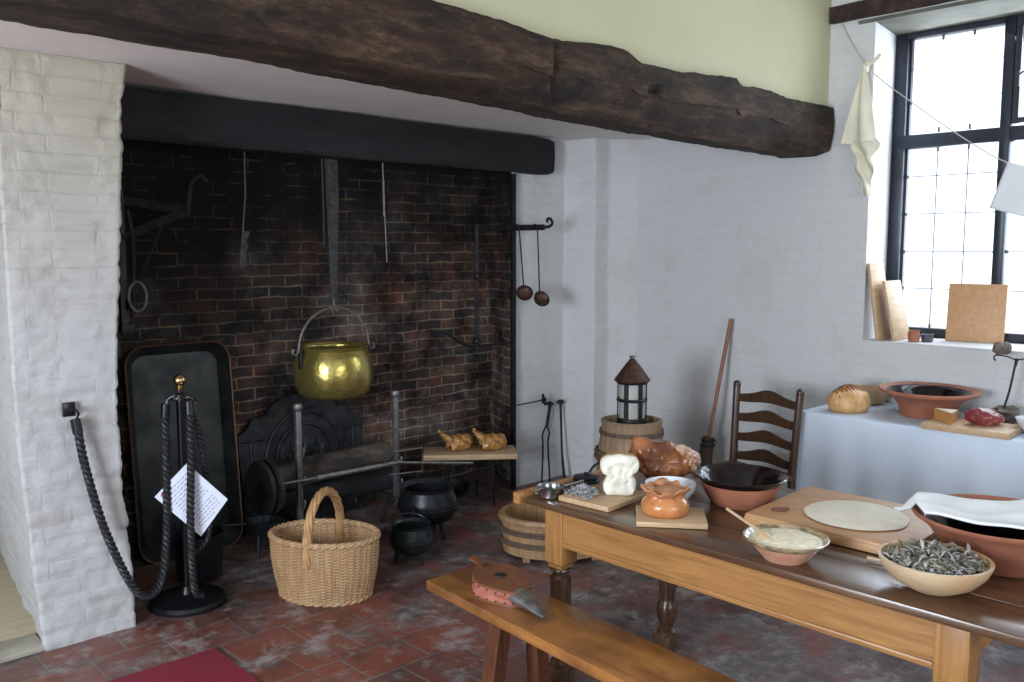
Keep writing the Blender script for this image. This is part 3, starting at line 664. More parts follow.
# andirons
for i,(x_,lab) in enumerate(((2.59,'left iron firedog with a small ball top in front of the fireback'),(3.28,'right iron firedog with a small ball top beside the big black pot'))):
    t=thing('firedog',lab,'firedog',(x_,4.45,0),0,'pair of iron firedogs in the hearth')
    b=MB(); b.box((0,0,.43),(.034,.028,.70),bev=.004); mesh('upright',b,M['steel'],t)
    mesh('ball_top',MB().lathe([(0,.775),(.012,.778),(.014,.785),(.026,.79),(.03,.805),(.024,.822),(0,.828)],16),M['steel'],t)
    mesh('feet',MB().tube(catmull([(-.14,-.02,.01),(-.08,-.01,.10),(0,0,.14),(.08,-.01,.10),(.14,-.02,.01)]),.015,6),M['irondark'],t)
    mesh('log_bar',MB().box((0,.19,.13),(.03,.38,.03)).box((0,.36,.065),(.03,.03,.13)),M['irondark'],t)
    for z_ in (.25,.39,.55): mesh('spit_hook',MB().tube(catmull([(0,-.015,z_-.02),(.0,-.045,z_-.03),(.0,-.06,z_),(.0,-.055,z_+.02)]),.006,6),M['steel'],t)
def log(name,lab,a,b_,r_,mat,seed):
    A_=Vector(a);B_=Vector(b_); n=30; mb=MB(); rings=[]; t_=(B_-A_).normalized(); p1=t_.orthogonal().normalized(); p2=t_.cross(p1)
    for i in range(n+1):
        f=i/n; c=A_.lerp(B_,f); q=1-.15*max(0,abs(f-.5)*2-.9)*10
        rings.append([c+(p1*math.cos(2*PI*k/22)+p2*math.sin(2*PI*k/22))*r_*q*(1+.12*noise.noise(Vector((f*6,math.cos(2*PI*k/22)*2,math.sin(2*PI*k/22)*2+seed)))+.05*noise.noise(Vector((f*25,math.cos(2*PI*k/22)*6,math.sin(2*PI*k/22)*6+seed)))) for k in range(22)])
    mb.loft(rings); return single(name,mb,mat,lab,'log',angle=50)
log('log','thick charred log, uppermost in the hearth behind the spit',(2.50,4.64,.36),(3.32,4.60,.40),.085,M['log'],1)
log('log','blackened log lying low beneath the spit',(2.55,4.66,.225),(3.40,4.62,.215),.07,M['logblack'],5)
log('log','short burnt log end poking out to the left near the spit wheel',(2.40,4.72,.22),(2.75,4.74,.24),.06,M['logblack'],9)
# spit
t=thing('roasting_spit','long iron roasting spit with a grooved wheel resting on the firedogs','spit',(0,0,0))
b=MB(); b.tube([(2.36,4.37,.40),(2.60,4.37,.393),(2.68,4.37,.392)],.007,6).tube([(2.66,4.37,.392),(3.20,4.37,.385),(3.26,4.37,.383)],.016,6).tube([(3.24,4.37,.383),(3.74,4.24,.318)],.009,6)
mesh('rod',b,M['steel'],t)
W=T(2.34,4.37,.40,0,R(90),0)
mesh('wheel',MB().lathe([(0,-.05),(.13,-.05),(.15,-.045),(.15,-.025),(.115,-.015),(.115,.0),(.15,.01),(.15,.03),(.12,.04),(0,.04)],36,M_=W),M['irondark'],t)
mesh('basket_prongs',MB().tube([(3.18,4.36,.46),(3.42,4.36,.45),(3.42,4.36,.30),(3.16,4.36,.32)],.006,6),M['steel'],t)
# trivet with board and chickens
t=thing('trivet','thin black iron trivet standing under a pale board at the hearth edge','trivet',(3.87,4.42,0),R(-39))
b=MB(); b.tube([(-.27,-.12,.315),(.27,-.12,.315),(.27,.10,.315),(-.27,.10,.315)],.007,6,closed=True); mesh('ring',b,M['iron'],t)
for p in ((-.14,-.12),(.15,-.12),(.05,.09)): mesh('leg',MB().tube([(p[0],p[1],.315),(p[0]*1.06,p[1]*1.05,0)],.007,6),M['iron'],t)
single('board',MB().box((0,0,.34),(.62,.27,.036),bev=.004),M['pinex'],'pale wooden board on the iron trivet under the two roast birds','board',(3.855,4.40,0),R(-39))
def chicken(loc,rz,lab,s=1,flip=1):
    t=thing('roast_chicken',lab,'roast chicken',loc,rz,'roast birds on the hearth board')
    b=MB(); b.blob((0,0,.055),(.085,.062,.055),amp=.5,freq=12,seed=flip).blob((.055*flip,0,.062),(.05,.05,.05),amp=.4,freq=10)
    b.blob((-.02*flip,-.045,.035),(.05,.022,.03)).blob((-.02*flip,.045,.035),(.05,.022,.03))
    o=mesh('body',b,M['chicken'],t); remesh(o,.006,3)
    mesh('cavity_shade',MB().blob((-.055,-.045,.035),(.018,.014,.016),amp=.3),M['irondark'],t)  # solid dark lump painting the shade inside the hollow
    for q in (-.02,.025):
        b=MB(); b.tube(catmull([(-.05*flip,q,.07),(-.09*flip,q*1.2,.105),(-.115*flip,q*1.3,.13)]),[.03*(1-.75*k/16) for k in range(17)],10)
        b.blob((-.118*flip,q*1.3,.132),(.012,.011,.01)); mesh('leg',b,M['chicken'],t)
    for sy_ in (-1,1): mesh('wing',MB().blob((.03*flip,sy_*.058,.05),(.04,.014,.022),amp=.3,rot=Euler((0,.4,0))),M['chicken'],t)
    return t
chicken((3.79,4.45,.358),R(-25),'left roast chicken on the hearth board, pointed legs raised to the left',1,1)
chicken((3.97,4.31,.358),R(-45),'right roast chicken on the hearth board, plumper and closer to the white pier',1,1)
# pots
def pot3(loc,lab,r,h,legh,mat,bail=False,name='cooking_pot',handle=0,rz=0):
    t=thing(name,lab,'cooking pot',loc,rz)
    z0=legh
    prof=[(0,z0),(.45*r,z0+.03*h),(.8*r,z0+.16*h),(r,z0+.42*h),(.97*r,z0+.66*h),(.86*r,z0+.84*h),(.84*r,z0+.90*h),(.93*r,z0+1.0*h),(.90*r,z0+1.0*h),(.80*r,z0+.9*h),(.82*r,z0+.82*h),(.92*r,z0+.6*h),(.93*r,z0+.4*h),(.7*r,z0+.2*h),(0,z0+.08*h)]
    mesh('pot_body',MB().lathe(prof,44),mat,t)
    b=MB()
    for zz in (.5,.58): b.tube([((r*1.003)*math.cos(a)*(1 if zz<.55 else .985),r*1.003*math.sin(a)*(1 if zz<.55 else .985),z0+zz*h) for a in [2*PI*k/40 for k in range(40)]],.003,5,closed=True)
    mesh('cast_band',b,mat,t)
    for k in range(3):
        a=2*PI*k/3+.6; mesh('leg',MB().tube([(.62*r*math.cos(a),.62*r*math.sin(a),z0+.16*h),(.74*r*math.cos(a),.74*r*math.sin(a),legh*.5),(.78*r*math.cos(a),.78*r*math.sin(a),0)],[.016,.011,.009],8),mat,t)
    return t
t=pot3((3.22,4.06,0),'large round cast-iron pot on three legs beside the right firedog',.178,.235,.07,M['castiron'])
mesh('lug_handle',MB().tube([(-.15,-.06,.22),(-.20,-.12,.22),(-.21,-.125,.14),(-.15,-.07,.13)],.008,6),M['castiron'],t)
t=pot3((2.87,3.765,0),'small green-black iron pot with looped handle, nearest the wicker basket',.118,.175,.04,M['greeniron'])
mesh('bail_handle',MB().tube([(.105*math.cos(a),.105*math.sin(a)*.75+.0,.215+.035*math.sin(a)) for a in [PI*k/16 for k in range(17)]],.005,6),M['greeniron'],t)
t=thing('posnet_pan','small three-legged iron skillet with long handle behind the basket','pan',(2.34,4.42,0),R(165))
mesh('pan_body',MB().lathe([(0,.12),(.06,.125),(.085,.15),(.095,.20),(.10,.205),(.09,.20),(.08,.155),(0,.135)],32),M['greeniron'],t)
mesh('handle',MB().tube([(.09,0,.19),(.30,0,.205)],[.009,.007],6),M['greeniron'],t)
for k in range(3):
    a=2*PI*k/3+.9; mesh('leg',MB().tube([(.06*math.cos(a),.06*math.sin(a),.13),(.075*math.cos(a),.075*math.sin(a),0)],.007,6),M['greeniron'],t)
t=thing('shallow_pan','shallow dark pan on the hearth floor under the trivet board','pan',(3.80,4.56,0),R(20))
mesh('pan_body',MB().lathe([(0,.03),(.10,.03),(.13,.055),(.15,.10),(.157,.104),(.146,.10),(.125,.06),(0,.04)],36),M['greeniron'],t)
for k in range(3): mesh('leg',MB().tube([(.09*math.cos(k*2.1),.09*math.sin(k*2.1),.035),(.10*math.cos(k*2.1),.10*math.sin(k*2.1),0)],.008,6),M['greeniron'],t)
b=MB()
for k in range(4): b.tube([( -.05+.012*k,-.03,.0),(-.04+.014*k,-.02,.05+.012*(k%2)),(-.02+.012*k,0,.035)],.006,5)
single('white_scraps',b,M['linen'],'few small bent white pieces on the rim of the shallow hearth pan','cloth',(3.68,4.60,.098))  # small bent white strips on the pan rim
# ------------------------------------------------------------------ BASKET
t=thing('wicker_basket','wicker basket with tall arched handle on the tiles before the hearth','basket',(2.285,3.70,0),R(-57))
def bell(a,z,off=0):
    f=z/.31; rx=.225+.045*f+.012*math.sin(PI*f); ry=.165+.03*f+.012*math.sin(PI*f)
    return Vector(((rx+off)*math.cos(a),(ry+off)*math.sin(a),z))
ns=44
b=MB(); nrow=38
for i in range(nrow):
    z_=.012+i*(.285/nrow); K=ns*4
    b.tube([bell(2*PI*k/K,z_,.0045*math.cos(ns*PI*k/K+PI*(i%2))*1.0) for k in range(K)],.0046,5,closed=True)
mesh('woven_side',b,M['wicker'],t,angle=80)
b=MB()
for k in range(ns):
    a=2*PI*(k)/ns; b.tube([bell(a,z_,.001) for z_ in (0.0,.1,.2,.31)],.0062,6)
mesh('stakes',b,M['wicker2'],t)
b=MB()
for ph in range(3):
    b.tube([bell(a,.305+.007*math.sin(14*a+ph*2*PI/3),.007*math.cos(14*a+ph*2*PI/3)) for a in [2*PI*k/240 for k in range(240)]],.0095,7,closed=True)
mesh('rim_braid',b,M['wicker'],t,angle=80)
b=MB()
for ph in range(2): b.tube([bell(a,.010+.006*math.sin(16*a+ph*PI),.006*math.cos(16*a+ph*PI)) for a in [2*PI*k/200 for k in range(200)]],.008,6,closed=True)
b.lathe([(0,.006),(1,.006),(1,.016),(0,.016)],48,sx=.225,sy=.165); mesh('base',b,M['wicker'],t,angle=80)
b=MB(); path=[(0,-.195,.20)]+[(.0,-.19*math.cos(a),.30+.215*math.sin(a)) for a in [PI*k/16 for k in range(17)]]+[(0,.195,.20)]
path=resample(path,.008); n=len(path)
for ph in range(5):
    q=[]
    for i,p in enumerate(path):
        th=i*.16+ph*2*PI/5; tdir=(path[min(i+1,n-1)]-path[max(i-1,0)]).normalized(); a_=Vector((1,0,0)); c_=a_.cross(tdir)
        q.append(p+a_*math.cos(th)*.013+c_*math.sin(th)*.013)
    b.tube(q,.010,7)
mesh('handle',b,M['wicker2'],t,angle=80)
# ------------------------------------------------------------------ TONGS, POKER, SPINDLE on white pier
t=thing('fire_tongs','black iron fire tongs leaning on the white pier','fire tongs',(0,0,0))
b=MB(); b.tube([(4.66,4.425,.555),(4.62,4.42,.40)],.012,8)
for s in (-1,1): b.tube(catmull([(4.62,4.42,.42),(4.61+s*.035,4.415,.36),(4.60+s*.028,4.41,.30),(4.57+s*.03,4.38,.20),(4.50+s*.045,4.31,0)]),.007,6)
mesh('arms',b,M['iron'],t); mesh('knob',MB().lathe([(0,0),(.012,.0),(.026,.012),(.026,.025),(.012,.035),(0,.036)],16,c=(4.66,4.425,.555)),M['iron'],t)
t=thing('fire_poker','straight iron poker with a knob top leaning on the white pier right of the tongs','poker',(0,0,0))
mesh('rod',MB().tube([(4.775,4.425,.555),(4.735,4.37,.20),(4.72,4.33,.0)],[.009,.008,.013],8),M['iron'],t); mesh('knob',MB().lathe([(0,0),(.012,.0),(.026,.012),(.026,.025),(.012,.035),(0,.036)],16,c=(4.775,4.425,.555)),M['iron'],t)
t=thing('spit_end','dark knobbed end of a thin iron skewer jutting in front of the white pier','skewer',(0,0,0))
mesh('rod',MB().tube([(4.30,4.40,.610),(4.55,4.39,.618)],.0045,6),M['iron'],t)
b=MB().blob((4.56,4.39,.618),(.022,.018,.028),amp=.5,sub=2).blob((4.55,4.39,.65),(.012,.01,.016),sub=2).blob((4.575,4.39,.59),(.014,.01,.016),sub=2); mesh('knob',b,M['iron'],t)
# ------------------------------------------------------------------ BUCKET + LANTERN, TUB
t=thing('staved_bucket','tall grey-brown staved bucket with withy hoops under the lantern','bucket',(4.03,3.17,0))
mesh('staves',MB().lathe([(0,0),(.20,0),(.205,.3),(.197,.50),(.172,.69),(.176,.70),(.178,.715),(.16,.72),(.155,.71),(.155,.685),(0,.68)],48,wob=lambda a,z:1+.006*abs(math.sin(12*a))),M['bucket'],t)
b=MB()
def ringt(b,r_,z_,w_=.008,tilt=0,flat=1.3): b.tube([(r_*math.cos(a),r_*math.sin(a),z_+tilt*math.cos(a)) for a in [2*PI*k/48 for k in range(48)]],w_,6,closed=True,flat=flat)
for q in ((.181,.655,.007,.004),(.184,.64,.006,-.004),(.205,.53,.013,.0),(.208,.505,.011,.004),(.21,.12,.012)):
    b=MB(); ringt(b,*q); mesh('hoop',b,M['hoop'],t)
t=thing('lantern','conical-topped tin lantern with pale horn panes on the staved bucket','lantern',(4.03,3.17,.685))
mesh('base',MB().lathe([(0,0),(.085,0),(.09,.01),(.088,.04),(.08,.045),(0,.045)],32),M['lampframe'],t)
b=MB(); 
for k in range(6):
    a=2*PI*k/6+.25; b.box((0,0,.145),(.026,.006,.22),T(.082*math.cos(a),.082*math.sin(a),0,0,0,a+PI/2))
ringt(b,.083,.15,.008); ringt(b,.083,.255,.010)
mesh('frame',b,M['lampframe'],t)
mesh('horn_panes',MB().lathe([(.074,.04),(.074,.26)],24).lathe([(.072,.04),(.072,.26)],24),M['horn'],t)
mesh('conical_roof',MB().lathe([(0,.262),(.102,.258),(.105,.265),(.055,.335),(.016,.385),(.010,.392),(0,.394)],40),M['tin'],t)
mesh('top_ring',MB().tube([(-.012,0,.39),(-.018,0,.405),(-.024,0,.405)],.004,6).box((0,0,.400),(.045,.012,.006)),M['tin'],t)
t=thing('wooden_tub','oval pale staved wooden tub on short feet beneath the table end','tub',(3.555,3.315,0),R(-38))
mesh('staves',MB().lathe([(0,.03),(.95,.03),(1.0,.24),(.93,.24),(.90,.06),(0,.05)],56,sx=.32,sy=.235,wob=lambda a,z:1+.004*abs(math.sin(16*a))),M['tubwood'],t)
for (s_,z_) in ((.985,.09),(.99,.105),(1.0,.155),(1.0,.170)): mesh('hoop',MB().tube([(.322*s_*math.cos(a),.237*s_*math.sin(a),z_) for a in [2*PI*k/56 for k in range(56)]],.008,6,closed=True),M['hoop'],t)
b=MB(); b.tube([(.322*math.cos(a),.237*math.sin(a),.222) for a in [2*PI*k/56 for k in range(56)]],.012,6,closed=True,flat=1.6); mesh('top_band',b,M['tubwood'],t)
for a in (.8,2.35,3.93,5.5): mesh('foot',MB().box((.27*math.cos(a),.19*math.sin(a),.02),(.04,.04,.045),bev=.003),M['tubwood'],t)
# ------------------------------------------------------------------ TABLE
t=thing('refectory_table','long oak table with dark waxed top and turned legs','table',(0,0,0))
TX0,TX1,TY0,TY1,TZ=2.38,3.24,.64,2.405,.74
b=MB()
for k in range(4):
    x0=TX0+(TX1-TX0)*k/4; b.box((x0+(TX1-TX0)/8,(TY0+TY1)/2+.02*(k%2)-.01,TZ-.014),((TX1-TX0)/4-.0008,TY1-TY0,.028),bev=.006 if k in(0,3) else .002)
mesh('table_top',b,M['tabletop'],t)
mesh('end_cleat',MB().box((2.80,2.432,TZ-.012),(.86,.035,.045),bev=.004),M['oak'],t)
b=MB(); b.box((2.435,1.56,.64),(.022,1.40,.15)).box((2.428,1.56,.577),(.02,1.40,.016),bev=.005).box((2.432,1.56,.595),(.02,1.40,.008)); mesh('apron',b,M['oak'],t)
mesh('apron',MB().box((3.03,1.56,.64),(.022,1.40,.15)),M['oak'],t)
for y_ in (.82,2.28): mesh('apron',MB().box((2.74,y_,.64),(.50,.022,.15)),M['oak'],t)
legprof=[(0,.475),(.030,.475),(.040,.468),(.042,.460),(.032,.450),(.031,.44),(.041,.430),(.042,.42),(.042,.40),(.041,.33),(.035,.25),(.032,.225),(.034,.215),(.043,.20),(.046,.17),(.041,.135),(.030,.112),(.029,.100),(.042,.085),(.042,.07),(0,.07)]
for (x_,y_) in ((2.462,2.275),(2.462,.815),(3.0,2.155),(3.12,.76)):
    lg=mesh('leg',MB().lathe(legprof,28,c=(x_,y_,0)),M['oakdark'],t)
    mesh('leg_block',MB().box((x_,y_,.60),(.09,.09,.22),bev=.004).box((x_,y_,.478),(.07,.07,.012)),M['oakv'],lg)
    mesh('foot_block',MB().box((x_,y_,.036),(.085,.085,.072),bev=.005),M['oakdark'],lg)
# ---- table items (z=.74)
Zt=.741
t=thing('pewter_saucepan','small pewter pan with straight handle at the far corner of the oak table','pan',(2.455,2.325,Zt),R(-25))
mesh('pan_body',MB().lathe([(0,0),(.045,0),(.05,.006),(.05,.035),(.054,.042),(.05,.042),(.046,.035),(.044,.01),(0,.008)],32),M['pewter'],t)
mesh('handle',MB().tube([(.05,0,.035),(.14,0,.05)],[.006,.005],6),M['pewter'],t); mesh('lug',MB().tube([(-.05,-.012,.035),(-.068,-.01,.03),(-.068,.01,.015),(-.05,.012,.012)],.004,6),M['pewter'],t)
t=thing('small_kettle','low black glossy kettle between the pewter pan and the cut loaf','kettle',(2.665,2.325,Zt),0)
mesh('kettle_body',MB().lathe([(0,0),(.04,0),(.054,.012),(.056,.03),(.048,.036),(.054,.042),(.034,.048),(.008,.050),(.010,.058),(0,.060)],32),M['castiron'],t)
mesh('handle',MB().tube(catmull([(.02,0,.055),(.045,.0,.075),(.08,0,.085),(.10,0,.08)]),.005,6),M['castiron'],t)
b=MB(); b.box((0,0,.010),(.27,.235,.02),bev=.003); single('chopping_board',b,M['pinex'],'pale wooden board beneath the white cut loaf and lavender','board',(2.575,2.155,Zt),R(4))
b=MB(); rr=random.Random(5)
for k in range(420):
    a=rr.uniform(0,2*PI); q=abs(rr.gauss(0,.5)); p=Vector((.06*q*math.cos(a),.075*q*math.sin(a),.032*max(0,1-q)*rr.random()+.004)); d=Vector((rr.uniform(-1,1),rr.uniform(-1,1),rr.uniform(-.15,.5))).normalized()*.012
    b.tube([p,p+d],[.0035,.0015],4)
single('lavender',b,M['lavender'],'small heap of dried grey-blue lavender on the pale board','lavender',(2.525,2.215,Zt+.02),kind='stuff')
# cut loaf - cottage shape facing the camera
t=thing('cut_loaf','white cut cottage loaf standing on end on its board','bread',(2.60,2.10,Zt+.02),R(-50))
pf=[(-.048,0),(-.060,.02),(-.062,.045),(-.052,.068),(-.050,.078),(-.066,.090),(-.074,.112),(-.070,.138),(-.05,.153),(-.01,.160),(.035,.158),(.062,.148),(.074,.125),(.070,.100),(.055,.084),(.050,.074),(.060,.062),(.064,.04),(.058,.015),(.04,0)]
pf=[(p.x,p.y) for p in [Vector(v) for v in [(q.x,q.y,0) for q in catmull([(x,y,0) for x,y in pf+[pf[0]]],4)][:-1]]]
b=MB(); rings=[]
for (d,s_) in ((.004,.975),(.012,1.0),(.03,1.01),(.06,.95),(.08,.82),(.088,.5)):
    rings.append([Vector((x*s_,d,.078+(z_-.078)*s_)) for x,z_ in pf])
b.loft(rings); mesh('crust',b,M['crust'],t,angle=60)
b=MB(); rings=[]
for (d,s_) in ((.010,1.0),(0,.99),(-.006,.965),(-.012,.9),(-.016,.8),(-.018,.7),(-.017,.6),(-.013,.5),(-.014,.4),(-.018,.25),(-.016,.1)):
    rings.append([Vector((x*s_,d-.016*noise.noise(Vector((x*s_*45,(z_-.078)*s_*20,1)))-.006*noise.noise(Vector((x*s_*90,(z_-.078)*s_*90,5))),.078+(z_-.078)*s_)) for x,z_ in pf])
b.loft(rings); mesh('cut_face',b,M['crumb'],t,angle=70)
# ham
t=thing('roast_ham','glossy brown roast ham joint behind the cut loaf','ham',(2.93,2.15,Zt+.012),R(-44))
b=MB(); b.blob((.0,0,.085),(.125,.08,.075),amp=.35,freq=9).blob((-.07,.0,.12),(.055,.05,.055),amp=.2).blob((.08,0,.08),(.065,.07,.065)).blob((.02,-.05,.055),(.08,.045,.05),amp=.3)
b.tube([(-.07,0,.13),(-.10,0,.165),(-.108,0,.180)],[.05,.028,.016],12).blob((-.03,-.04,.06),(.06,.05,.05),amp=.3)
o=mesh('meat',b,M['ham'],t); remesh(o,.007,2)
b=MB(); b.blob((.10,-.045,.125),(.055,.03,.022),amp=.5,freq=12,sub=4,seed=2,rot=Euler((.3,.5,.2))).blob((.12,-.03,.085),(.035,.035,.035),amp=.6,freq=14,sub=4,seed=6).blob((.145,-.01,.04),(.022,.03,.035),amp=.4,sub=3)
o=mesh('fat_end',b,M['hamfat'],t); remesh(o,.005,1)
single('white_bowl',MB().lathe([(0,0),(.045,0),(.048,.008),(.075,.03),(.093,.06),(.097,.08),(.092,.08),(.086,.062),(.065,.032),(0,.018)],48),M['whiteglaze'],'plain white bowl tucked behind the orange raised pie','bowl',(2.715,1.945,Zt))
single('chopping_board',MB().box((0,0,.0095),(.245,.20,.019),bev=.003),M['pinex'],'small pale board beneath the orange raised pie','board',(2.545,1.82,Zt),R(-51.5))
t=thing('raised_pie','orange raised pie with crimped wavy rim on a small board','pie',(2.545,1.845,Zt+.019))
mesh('crust_wall',MB().lathe([(0,0),(.074,0),(.084,.015),(.086,.035),(.078,.052),(.066,.062),(.064,.07),(.070,.080),(.062,.082),(.056,.074),(0,.070)],64,wob=lambda a,z:1+(.06*math.sin(11*a) if z>.065 else 0)+.02*math.sin(3*a)),M['piecrust'],t,angle=60)
rings=[]
for (rr_,dz) in ((.060,-.012),(.070,-.006),(.080,.004),(.086,.010),(.083,.014),(.070,.004),(.056,-.004)):
    rings.append([Vector((rr_*(1+.06*math.sin(10*a)*(rr_/.086)**4)*math.cos(a),rr_*(1+.06*math.sin(10*a)*(rr_/.086)**4)*math.sin(a),.082+dz+.006*math.sin(10*a+.8)*(rr_/.086)**3+.006*math.sin(3*a))) for a in [2*PI*k/120 for k in range(120)]])
b=MB(); b.loft(rings,cap=False); b.blob((.035,.045,.095),(.028,.022,.016),amp=.5,seed=4).blob((-.05,.035,.09),(.022,.018,.012),amp=.5,seed=8); mesh('crimped_rim',b,M['pielid'],t,angle=70)
mesh('lid',MB().lathe([(0,.068),(.062,.070),(.060,.086),(.03,.094),(0,.095)],48,wob=lambda a,z:1+.03*math.sin(5*a)),M['pielid'],t)
# dark-glazed bowl
t=thing('glazed_bowl','terracotta bowl with gleaming black glazed inside on the oak table','bowl',(2.91,1.765,Zt))
mesh('clay_outside',MB().lathe([(0,0),(.105,0),(.112,.008),(.132,.04),(.146,.075),(.150,.088),(.148,.092),(.140,.080),(.10,.02),(0,.008)],64),M['terracotta'],t)
mesh('glazed_inside',MB().lathe([(.149,.084),(.158,.093),(.170,.102),(.173,.108),(.169,.112),(.158,.107),(.145,.096),(.135,.08),(.11,.035),(.06,.020),(0,.017)],64),M['blackglaze'],t)
# pastry board, dough
single('pastry_board',MB().box((0,0,.022),(.50,.56,.036),bev=.01).box((-.235,0,.016),(.04,.56,.03),bev=.008),M['beech'],'large thick pastry board on the oak table under rolled dough','board',(2.955,1.345,Zt),R(2.0))
single('rolled_dough',MB().lathe([(0,0),(.16,0),(.172,.004),(.165,.009),(0,.010)],72,wob=lambda a,z:1+.03*noise.noise(Vector((math.cos(a)*2,math.sin(a)*2,0)))),M['dough'],'flat pale disc of rolled dough on the pastry board','dough',(2.93,1.32,Zt+.041))
single('cinnamon_sticks',MB().tube([(-.03,0,.005),(.03,.008,.006)],.005,6).tube([(-.025,.008,.005),(.03,-.004,.012)],.0045,6).tube([(-.02,-.008,.005),(.02,-.009,.005)],.004,6),M['browndough'],'small brown twigs lying on the pastry board corner','twigs',(2.80,1.535,Zt+.041),R(-50))
# batter bowl
t=thing('batter_bowl','small pinkish glazed bowl of lumpy batter at the table edge','bowl',(2.475,1.335,Zt))
mesh('clay_outside',MB().lathe([(0,0),(.065,0),(.07,.006),(.095,.035),(.108,.052),(.10,.05),(0,.01)],56),M['pinkclay'],t)
mesh('glazed_rim',MB().lathe([(.104,.048),(.116,.056),(.128,.066),(.13,.07),(.125,.071),(.112,.062),(.10,.052),(0,.03)],56),M['speckglaze'],t)
b=MB(); b.lathe([(0,.035),(.110,.055),(.112,.06),(.09,.068),(.05,.071),(0,.072)],56,wob=lambda a,z:1+.03*math.sin(7*a)); single('batter',b,M['batter'],'lumpy cream batter filling the small pinkish bowl','batter',(2.475,1.335,Zt))
single('wooden_spoon',MB().tube([(0,0,.0),(.19,0,.022)],[.005,.005],8).blob((-.02,0,-.003),(.028,.018,.006),rot=Euler((0,-.3,0))),M['limewood'],'pale wooden spoon handle sticking out of the batter bowl','spoon',(2.44,1.40,Zt+.076),R(66))
# herb bowl
single('herb_bowl',MB().lathe([(r_*.89,z_) for r_,z_ in [(0,0),(.06,0),(.07,.004),(.12,.028),(.155,.062),(.168,.088),(.169,.094),(.158,.094),(.148,.075),(.11,.045),(.05,.03),(0,.028)]],72),M['limewood'],'pale turned wooden bowl heaped with dried herbs at the table corner','bowl',(2.545,.915,Zt))
for nm,mt,n_,sd,lab in (('dried_herbs',M['herb'],420,11,'heap of dried green-grey herbs in the pale wooden bowl'),('dried_herbs',M['herbgrey'],260,12,'pale grey dried flower heads strewn on the herb bowl')):
    b=MB(); rr=random.Random(sd)
    for k in range(n_):
        a=rr.uniform(0,2*PI); q=math.sqrt(rr.random())*.128; zz=.055+.065*(1-(q/.135)**2)*rr.uniform(.55,1)+(.022 if q>.105 else 0)
        p=Vector((q*math.cos(a),q*math.sin(a),zz)); d=Vector((rr.uniform(-1,1),rr.uniform(-1,1),rr.uniform(-.2,.5))).normalized()*rr.uniform(.012,.038)
        if (p+d).length_squared>.0 and math.hypot((p+d).x,(p+d).y)>.14: d=-d
        b.tube([p,p+d*.5+Vector((0,0,.004)),p+d],[.002,.0055,.0015],4,flat=.5)
    if sd==11: b.lathe([(0,.04),(.122,.075),(.10,.092),(0,.105)],24)
    single(nm,b,mt,lab,'herbs',(2.545,.915,Zt),kind='stuff')
single('wooden_spoon',MB().tube([(0,0,.008),(.09,0,.010)],[.004,.006],8).blob((-.015,0,.008),(.02,.013,.006)),M['limewood'],'short pale spoon lying by the herb bowl and pastry board','spoon',(2.66,1.06,Zt),R(105))
# big bowl with cloth
BX,BY=2.90,.86
t=thing('mixing_bowl','wide terracotta bowl draped with a white cloth at the end of the oak table','bowl',(BX,BY,Zt))
mesh('clay_outside',MB().lathe([(0,0),(.12,0),(.13,.006),(.165,.06),(.20,.11),(.225,.13),(.242,.14),(.246,.148),(.238,.152),(.222,.145),(.205,.128),(.165,.07),(.12,.02),(0,.01)],72),M['terracotta'],t)
mesh('glazed_inside',MB().lathe([(.212,.138),(.195,.125),(.17,.08),(.13,.035),(0,.025)],72),M['blackglaze'],t)
R2=Vector((.719,-.695,0)); D2=Vector((.695,.719,0))
def towel(a,b_):
    uu=-.240+.56*a
    vc=.085-.185*a**1.0; hw=.105+.085*min(1,a*1.25)**.8
    vv=vc+hw*(2*b_-1)
    rad=math.hypot(uu,vv)
    z_=Zt+.172+.006*math.sin(b_*9+a*2.5)+.010*noise.noise(Vector((uu*9,vv*12,0)))+.012*math.exp(-((b_-.35-.3*a)/.12)**2)
    if rad<.21: z_-=.03*(1-(rad/.21)**2)
    elif rad>.24: z_-=min(.05,(rad-.24)*1.2)
    p=Vector((BX,BY,0))+R2*uu+D2*vv; p.z=z_; return p
b=MB(); b.grid(towel,70,40); o=single('tea_towel',b,M['linen'],'white linen cloth laid across the wide terracotta bowl','cloth',angle=180)
s_=o.modifiers.new('t','SOLIDIFY'); s_.thickness=.008
# ------------------------------------------------------------------ BENCH
t=thing('bench','long honey-brown wooden bench in front of the oak table','bench',(2.155,2.535,0),R(-4.6))
b=MB(); b.box((0,-.95,.430),(.262,1.95,.040),bev=.006)
mesh('seat',b,M['bench'],t)
for (ya,yb) in ((-.37,-.34),(-1.6,-1.64)):
    for sx in (-1,1):
        p=Vector((sx*.080,ya,.415)); q=Vector((sx*.125,yb,.0)); bb=MB()
        rings=[[c+Vector((dx,dy,0)) for dx,dy in ((-.026,-.032),(.026,-.032),(.026,.032),(-.026,.032))] for c in (q,p)]
        bb.loft(rings); mesh('leg',bb,M['benchleg'],t)
